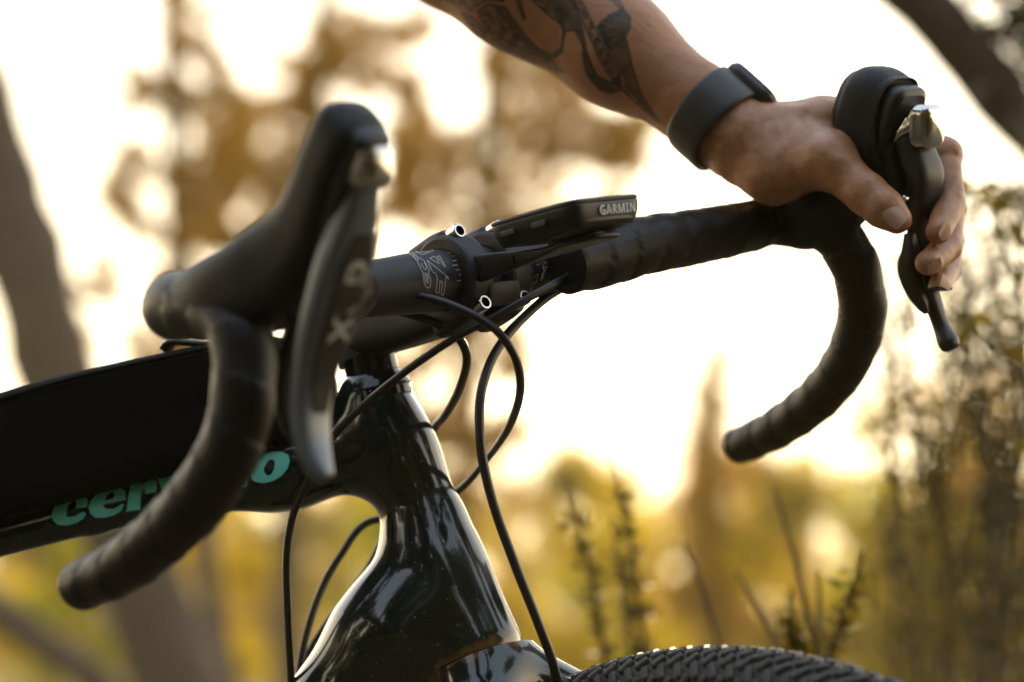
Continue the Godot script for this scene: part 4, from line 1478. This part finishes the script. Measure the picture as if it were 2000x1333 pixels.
func down(u: float, v: float, d: float) -> Vector3:          # the ground below such a point
	var p := at(u, v, d)
	return Vector3(p.x, -0.05, p.z)

func woodland() -> void:
	# ground
	var b := Buf.new()
	var n := 60
	for j in n + 1:
		for i in n + 1:
			var x := (i / float(n) * 2.0 - 1.0)
			var z := (j / float(n) * 2.0 - 1.0)
			var p := Vector3(x * absf(x) * 160.0, 0, z * absf(z) * 160.0)
			b.add(p, Vector3.UP, Vector2(p.x, p.z))
	for j in n:
		for i in n:
			var a := j * (n + 1) + i
			b.quad(a, a + 1, a + n + 2, a + n + 1)
	var g := part("ground", b, M.ground, self)
	tag(g, "ground of dry grass and leaf litter under the trees", "ground", "", "structure")

	var big := leaf_mesh(0.09, 0.05)
	var small := leaf_mesh(0.035, 0.014)
	var spray := leaf_mesh(0.065, 0.034)
	# left: a leaning trunk close by
	var t := thing("tree", "thick dark leaning trunk at the left edge", "tree", down(310, 1333, 8.0), "trees behind the bike")
	trunk_line(t, "trunk", [at(470, 1640, 8.0), at(345, 1333, 8.0), at(235, 1030, 8.0), at(120, 760, 8.0), at(52, 520, 8.0), at(-10, 330, 8.0), at(-120, 0, 8.0), at(-300, -500, 8.1)], 0.150, 0.13, M.bark)
	# pale trunk beside it, lower left
	t = thing("tree", "slim pale trunk behind the near drop of the handlebar", "tree", down(440, 1333, 12.0), "trees behind the bike")
	trunk_line(t, "trunk", [at(470, 1560, 12.0), at(440, 1333, 12.0), at(405, 1120, 12.0), at(375, 900, 12.0), at(362, 600, 12.0), at(345, 400, 12.0), at(338, 200, 12.0), at(330, -100, 12.0), at(300, -700, 12.2)], 0.075, 0.05, M.bark)
	canopy("crown", t, spray, M.leaf_brown, [[200, 110, 500, 520, -0.16], [290, -20, 420, 180, -0.06], [80, 500, 430, 780, -0.12], [215, 30, 300, 140, -0.1]], 12.0, 9500.0, 46.0, 1.0)
	# behind the near hood
	t = thing("tree", "branching tree behind the near brake hood", "tree", down(640, 1300, 15.0), "trees behind the bike")
	trunk_line(t, "trunk", [at(560, 1480, 15.0), at(565, 1000, 15.0), at(590, 600, 15.0), at(610, 300, 15.0), at(622, 120, 15.0), at(640, -100, 15.0), at(660, -500, 15.0)], 0.10, 0.045, M.bark)
	trunk_line(t, "branch", [at(600, 420, 15.0), at(520, 330, 14.8), at(440, 300, 14.7)], 0.035, 0.012, M.bark)
	canopy("crown", t, spray, M.leaf_brown, [[380, 150, 720, 520, -0.30], [530, 10, 860, 260, -0.14], [670, 200, 840, 480, -0.12], [320, 380, 570, 660, -0.14]], 15.0, 9000.0, 36.0, 1.1)
	# the thin grey trunk behind the stem
	t = thing("tree", "thin grey trunk behind the stem and computer", "tree", down(900, 1333, 14.0), "trees behind the bike")
	trunk_line(t, "trunk", [at(885, 1500, 14.0), at(905, 1000, 14.0), at(915, 780, 14.0), at(935, 500, 14.0), at(948, 300, 14.0), at(966, 120, 14.0), at(985, -60, 14.0), at(1010, -500, 14.0)], 0.075, 0.05, M.bark)
	canopy("crown", t, spray, M.leaf_brown, [[930, 60, 1220, 510, -0.30], [1140, 150, 1330, 380, -0.12], [740, 220, 970, 520, -0.2], [730, 600, 1050, 1040, -0.2]], 14.0, 9000.0, 40.0, 1.05)
	# a far conifer
	t = thing("conifer", "hazy pointed conifer far behind the hanging drop of the bar", "tree", down(1395, 1250, 18.0))
	trunk_line(t, "trunk", [at(1400, 1400, 18.0), at(1400, 1100, 18.0), at(1398, 900, 18.0), at(1396, 640, 18.0)], 0.10, 0.010, M.bark)
	var cl := []
	for k in 16:
		var q := k / 15.0
		cl.append([at(1396 + rng.randfn() * 26.0 * (0.4 + q), 690 + 530 * q, 18.0), Vector3(0.06 + 0.30 * pow(q, 0.7), 0.14, 0.06 + 0.30 * q), 0.25 + q])
	foliage("crown", t, big, M.leaf_brown, cl, 3600, 1.0)
	# sunlit bushes, far
	var fam := [M.leaf_gold, M.leaf_olive, M.leaf_green, M.leaf_gold, M.leaf_brown]
	for k in 20:
		var u := -44.0 + k * 106.0 + rng.randf_range(-30, 30)
		var d := rng.randf_range(17.0, 25.0)
		var top := rng.randf_range(840.0, 930.0)
		if u > 1150 and u < 1350: top = rng.randf_range(860, 900)
		if u > 1450: top = rng.randf_range(770.0, 850.0)
		if u > 1720: top = rng.randf_range(600.0, 780.0)
		if u < 450: top = rng.randf_range(920, 1000)
		var foot := down(u, 1300, d)
		var head := at(u, top, d)
		var hgt := head.y
		t = thing("bush", bush_label(k), "bush", foot, "sunlit bushes beyond the bike")
		trunk_line(t, "stem", [foot, foot + Vector3(0.05, hgt * 0.35, 0.02), foot + Vector3(-0.04, hgt * 0.7, 0.0)], 0.035, 0.012, M.twig)
		var cs := []
		for j in 9:
			cs.append([foot + Vector3(rng.randf_range(-0.55, 0.55), hgt * rng.randf_range(0.12, 0.92), rng.randf_range(-0.5, 0.5)), Vector3(rng.randf_range(0.2, 0.42), rng.randf_range(0.15, 0.32), 0.4), 1.0])
		foliage("leaves", t, big, fam[k % 5], cs, 2600, 0.95)
	# darker thicket nearer by, behind the scrub on the right
	for q in [[1800, 1000, 6.0, "lowest of the dark thicket at the right"], [1890, 860, 5.4, "middle of the dark thicket at the right"], [1985, 700, 5.0, "tall one of the dark thicket at the right"], [2060, 480, 4.6, "tallest of the dark thicket, cut by the right edge"]]:
		var foot := down(q[0], 1300, q[2])
		var hgt := at(q[0], q[1], q[2]).y
		t = thing("bush", "dark olive bush, %s" % q[3], "bush", foot, "dark thicket at the right")
		for j in 4: trunk_line(t, "stem", [foot + Vector3(0.03 * j, 0, 0), foot + Vector3(0.04 * j - 0.05, hgt * 0.5, 0.02), foot + Vector3(0.09 * j - 0.14, hgt * 0.95, 0.0)], 0.010, 0.003, M.twig)
		var cs := []
		for j in 34: cs.append([foot + Vector3(rng.randfn() * 0.14, hgt * rng.randf_range(0.25, 0.97), rng.randf_range(-0.2, 0.2)), Vector3(0.035, 0.07, 0.05), 1.0])
		foliage("leaves", t, spray, M.leaf_olive if q[1] > 500 else M.leaf_dark, cs, 900, 0.75)
	# a wood far behind that reads as one mass
	var wood := Node3D.new()
	wood.name = "far_woodland"
	add_child(wood)
	wood.position = Vector3(0, 0, -60)
	tag(wood, "hazy sunlit woodland closing the view behind the bushes", "woodland", "", "stuff")
	var ws := []
	for k in 60:
		var u := -600.0 + k * 54.0 + rng.randf_range(-20, 20)
		var h := rng.randf_range(4.0, 6.0)
		if k % 9 == 4: h += 1.5
		for j in 4:
			var p := at(u, 1246, 60.0 + rng.randf_range(-5, 5))
			ws.append([Vector3(p.x + rng.randf_range(-0.6, 0.6), h * (0.1 + 0.22 * j), p.z), Vector3(0.9 - 0.15 * j, 0.8, 0.9), 1.0])
	foliage("leaves", wood, big, M.leaf_gold, ws, 80000, 3.4)
	# fallen bough, lower left
	t = thing("fallen_bough", "grey bough leaning across the lower left corner", "bough", at(100, 1260, 9.0))
	trunk_line(t, "wood", [at(-120, 1120, 9.0), at(0, 1200, 9.0), at(110, 1275, 9.0), at(230, 1370, 9.0), at(420, 1530, 9.0)], 0.075, 0.065, M.bark)
	# upper right: boughs of a tree outside the frame
	t = thing("overhanging_tree", "dark boughs crossing the upper right corner", "tree", down(2200, 600, 3.2))
	trunk_line(t, "trunk", [Vector3(at(2200, 0, 3.2).x, -0.05, at(2200, 600, 3.2).z), at(2230, 800, 3.2), at(2180, 420, 3.2), at(2120, 150, 3.25), at(2040, -120, 3.3), at(1960, -330, 3.3)], 0.085, 0.045, M.dark_bark)
	trunk_line(t, "bough", [at(2130, 400, 3.1), at(2060, 300, 3.1), at(1985, 225, 3.1), at(1910, 130, 3.1), at(1835, 40, 3.1), at(1745, -40, 3.1), at(1600, -140, 3.1)], 0.040, 0.034, M.dark_bark)
	trunk_line(t, "twig", [at(1940, 180, 3.1), at(1918, 175, 3.05), at(1905, 195, 3.0), at(1925, 235, 3.0)], 0.008, 0.004, M.dark_bark)
	trunk_line(t, "twig", [at(1960, 205, 3.1), at(1990, 250, 3.05), at(2015, 300, 3.0)], 0.010, 0.006, M.dark_bark)
	foliage("crown", t, small, M.leaf_dark, [[at(1935, 40, 3.1), Vector3(0.05, 0.04, 0.06), 0.6], [at(1990, 90, 3.1), Vector3(0.05, 0.06, 0.05), 1.0], [at(2000, 20, 3.1), 0.06, 1.0], [at(1985, 160, 3.1), 0.03, 0.5], [at(1990, 400, 2.6), 0.02, 0.3], [at(1900, 380, 2.6), 0.014, 0.2]], 260, 1.0)
	scrub(small)
	behind()

func bush_label(k: int) -> String:
	var where := ["cut by the left edge", "above the fallen bough at the lower left", "below the near bar end, left of the leaning trunk", "behind the leaning trunk", "around the slim pale trunk", "right of the slim pale trunk", "between the cables left of the down tube", "behind the down tube", "behind the head tube", "just right of the head tube", "behind the long looping cable right of the head tube", "behind the two tall leafy stalks", "right of the two tall leafy stalks", "left of the conifer's foot", "right of the conifer's foot", "below the far bar drop", "above the tyre's right end", "at the left side of the right-hand scrub", "behind the middle of the right-hand scrub", "cut by the right edge"]
	return "sunlit yellow-green bush far off, " + where[k]

func scrub(small: Mesh) -> void:
	# upright heath-like shrubs on the right, close to the bike
	var list := [
		[1748, 1400, 1738, 760, 1700, 640, 1.95], [1795, 1400, 1790, 820, 1760, 560, 1.85], [1838, 1400, 1850, 800, 1838, 620, 1.90], [1882, 1400, 1870, 800, 1900, 560, 2.0], [1925, 1400, 1930, 760, 1945, 480, 1.85], [1962, 1400, 1975, 800, 1950, 520, 1.95], [1995, 1400, 1990, 700, 2010, 400, 1.9], [1905, 1400, 1925, 1000, 1905, 760, 1.8], [1815, 1400, 1835, 1000, 1890, 700, 2.05], [1860, 1400, 1845, 1050, 1800, 860, 1.8], [1950, 1400, 1960, 1050, 1990, 860, 1.75], [1775, 1400, 1770, 1100, 1740, 930, 2.1], [2030, 1400, 2020, 900, 1985, 640, 1.9],
	]
	var names := ["farthest left of the scrub on the right", "tall, below the far lever", "under the tip of the far lever", "right of the far lever's tip", "tall, against the pale sky at the right", "thick, near the right edge", "tallest, at the right edge", "short, in the scrub's middle", "bent to the right in the middle", "short, bent to the left in front", "short, low at the right edge", "short, beside the leftmost", "bent to the left at the right edge"]
	for k in list.size():
		var q: Array = list[k]
		q[6] += 0.32
		var foot := down(q[0], 1400, q[6])
		var s := thing("shrub", "dark twiggy heath shrub, " + names[k], "shrub", foot, "heath shrubs at the right")
		var p1 := at(q[0], q[1], q[6])
		var p2 := at(q[2], q[3], q[6])
		var p3 := at(q[4], q[5], q[6])
		var b := Buf.new()
		foot = Vector3(p1.x + (p1.x - p2.x) * 0.3, -0.05, p1.z)
		s.position = foot
		tube(b, [foot, foot.lerp(p1, 0.5) + Vector3(0.004, 0, 0.003), p1, p2, p3], [0.0032, 0.0028, 0.0022, 0.0016, 0.0008], 6, 5)
		part("stem", b, M.twig, s)
		var cl := []
		var main := along([p1, p2, p3], 8)
		b = Buf.new()
		for j in 17:
			var st0: Vector3 = main[clampi(j, 1, main.size() - 1)]
			var dir := Vector3(rng.randf_range(-0.5, 0.5), rng.randf_range(0.7, 1.3), rng.randf_range(-0.5, 0.5)).normalized()
			var lng := rng.randf_range(0.05, 0.14)
			var mid2 := st0 + dir * lng * 0.5 + Vector3(rng.randfn(), 0, rng.randfn()) * 0.006
			var end2 := st0 + dir * lng
			tube(b, [st0, mid2, end2], [0.0013, 0.001, 0.0006], 5, 3)
			for e in 4:
				cl.append([st0.lerp(end2, 0.35 + 0.2 * e), 0.0085, 1.0])
		part("twigs", b, M.twig, s)
		for j in main.size():
			if j % 2: cl.append([main[j], 0.009, 1.2])
		foliage("leaves", s, small, [M.leaf_olive, M.leaf_dark, M.leaf_olive][k % 3], cl, 330, 0.34)
	# a leafy spray at the right edge
	var wide := leaf_mesh(0.030, 0.017)
	var sf := down(2030, 1400, 1.9)
	var sprig := thing("leafy_branch", "thin branch with larger green leaves at the right edge, beside the fingers", "branch", sf)
	var sb := Buf.new()
	tube(sb, [sf, at(2025, 1000, 1.9), at(2010, 760, 1.9), at(1985, 560, 1.9), at(1935, 400, 1.9)], [0.004, 0.003, 0.0025, 0.002, 0.001], 6, 8)
	tube(sb, [at(2012, 780, 1.9), at(1960, 690, 1.88), at(1905, 640, 1.86)], [0.002, 0.0016, 0.001], 6, 6)
	tube(sb, [at(1990, 580, 1.9), at(2000, 470, 1.88), at(1990, 390, 1.86)], [0.002, 0.0016, 0.001], 6, 6)
	part("stem", sb, M.twig, sprig)
	var sc := []
	for q in [[1935, 400], [1950, 440], [1990, 400], [1998, 470], [1980, 540], [1905, 640], [1930, 660], [1962, 690], [2005, 740], [1990, 620], [1900, 372], [2015, 860], [1985, 800]]: sc.append([at(q[0], q[1], 1.88), 0.010, 1.0])
	foliage("leaves", sprig, wide, M.leaf_olive, sc, 46, 0.8)
	# single dry stalks behind the wheel
	var stalks := [
		[1188, 1330, 1150, 1110, 1100, 920, 1.9], [1272, 1330, 1236, 1080, 1190, 870, 1.9], [1240, 1300, 1222, 1160, 1195, 1010, 2.0], [1412, 1290, 1378, 1170, 1335, 1060, 1.75], [1590, 1250, 1556, 1100, 1512, 950, 1.7], [1606, 1300, 1602, 1200, 1600, 1110, 1.75], [1628, 1270, 1656, 1170, 1690, 1070, 1.7], [1540, 1290, 1494, 1205, 1440, 1120, 1.8], [1560, 1300, 1549, 1230, 1540, 1160, 1.7],
	]
	var where := ["tallest left of the middle, bent left", "tall, right of the looping cables", "short, between the two tall ones", "thin bare one above the tyre", "tall bare one right of the conifer", "upright short one above the tyre", "leafy one leaning right", "low one leaning far left", "short one with a leafy tip"]
	for k in stalks.size():
		var q: Array = stalks[k]
		var foot := down(q[0], 1400, q[6])
		var s := thing("stalk", "dry stalk, " + where[k], "stalk", foot, "dry stalks behind the tyre")
		var p1 := at(q[0] + rng.randf_range(-6, 6), q[1], q[6])
		var p2 := at(q[2], q[3], q[6])
		var p3 := at(q[4], q[5], q[6])
		var b := Buf.new()
		foot = p1 + (p1 - p2) / (p1 - p2).y * (-0.05 - p1.y)
		s.position = foot
		tube(b, [foot, foot.lerp(p1, 0.5) + Vector3(0.004, 0, 0), p1, p2, p3], [0.0030, 0.0029, 0.0025, 0.0022, 0.0010], 6, 8)
		part("stem", b, M.stalk, s)
		if k in [0, 1, 2, 6, 8]:
			var cl := []
			var main := along([p1, p2, p3], 8)
			for j in main.size() - 3: if j % 2 == 0: cl.append([main[j], 0.008, 1.0])
			foliage("leaves", s, small, M.leaf_olive if k > 2 else M.leaf_dark, cl, 110, 0.36)

func behind() -> void:
	# the wood goes on behind the camera; the gloss paint mirrors it
	var big := leaf_mesh(0.16, 0.10)
	for q in [[-2.6, 2.2, 0.16, "first"], [-0.9, 4.2, 0.14, "second"], [1.5, 3.4, 0.18, "third"], [3.2, 1.6, 0.15, "fourth"], [-4.2, -0.6, 0.17, "fifth"], [4.4, 5.0, 0.2, "sixth"], [-3.4, 6.0, 0.2, "seventh"], [0.4, 6.6, 0.2, "eighth"], [-5.5, 3.4, 0.2, "ninth"], [5.8, 2.4, 0.2, "tenth"], [2.4, 7.4, 0.2, "eleventh"], [-1.4, 8.6, 0.2, "twelfth"]]:
		var foot := Vector3(q[0], -0.05, q[1])
		var t := thing("tree", "woodland tree behind the camera, %s of those mirrored in the paint" % q[3], "tree", foot, "trees behind the camera")
		trunk_line(t, "trunk", [foot, foot + Vector3(0.05, 2, 0), foot + Vector3(0.1, 3.5, 0.1), foot + Vector3(0, 5, 0)], q[2], q[2] * 0.5, M.dark_bark)
		var cl := []
		for j in 14: cl.append([foot + Vector3(rng.randf_range(-1.5, 1.5), rng.randf_range(0.7, 4.4), rng.randf_range(-1.3, 1.3)), Vector3(0.8, 0.6, 0.8), 1.0])
		foliage("crown", t, big, M.leaf_dark, cl, 6500, 1.4)

func _ready() -> void:
	rng.seed = 20
	ll = (view * Vector3(0.71539918, 0.10452846, -0.69085296)).normalized()
	uu = (view * Vector3(-0.33060943, 0.92169901, -0.20289981)).normalized()
	ff = ll.cross(uu).normalized()
	cc = eye + sight(925, 540) * 1.27
	# camera
	var cam := Camera3D.new()
	cam.name = "camera"
	cam.transform = Transform3D(view, eye)
	cam.near = 0.02
	cam.far = 400.0
	var ca := CameraAttributesPhysical.new()
	ca.frustum_focal_length = 85.0
	ca.frustum_focus_distance = 1.26
	ca.frustum_near = 0.02
	ca.frustum_far = 400.0
	ca.exposure_aperture = 4.0
	cam.attributes = ca
	add_child(cam)
	# sky, sun, exposure
	var sky := ProceduralSkyMaterial.new()
	sky.sky_top_color = srgb(0.17, 0.208, 0.258)
	sky.sky_horizon_color = srgb(1.0, 0.81, 0.50)
	sky.sky_curve = 0.20
	sky.sky_energy_multiplier = 1.9
	sky.ground_bottom_color = srgb(0.10, 0.08, 0.05)
	sky.ground_horizon_color = srgb(0.2, 0.16, 0.1)
	sky.sun_angle_max = 1.0
	sky.sun_curve = 0.12
	var sun := DirectionalLight3D.new()
	sun.name = "sun"
	sun.light_energy = 1.6
	sun.light_color = Color(1.0, 0.90, 0.70)
	sun.light_angular_distance = 0.5
	sun.shadow_enabled = true
	add_child(sun)
	var towards := sight(1230, 480).normalized()
	sun.look_at_from_position(Vector3.ZERO, -towards, Vector3.UP)
	var env := Environment.new()
	env.background_mode = Environment.BG_SKY
	env.sky = Sky.new()
	env.sky.sky_material = sky
	env.tonemap_mode = Environment.TONE_MAPPER_LINEAR
	env.tonemap_exposure = 1.55
	env.sdfgi_enabled = true
	env.ssao_enabled = true
	env.ssil_enabled = true
	env.fog_enabled = FOG > 0.0
	env.fog_density = FOG
	env.fog_light_color = Color(1.0, 0.87, 0.55)
	var we := WorldEnvironment.new()
	we.name = "world"
	we.environment = env
	add_child(we)
	materials()
	woodland()
	build_bicycle()
	rider()
	computer()
	bag()

const FOG := 0.005
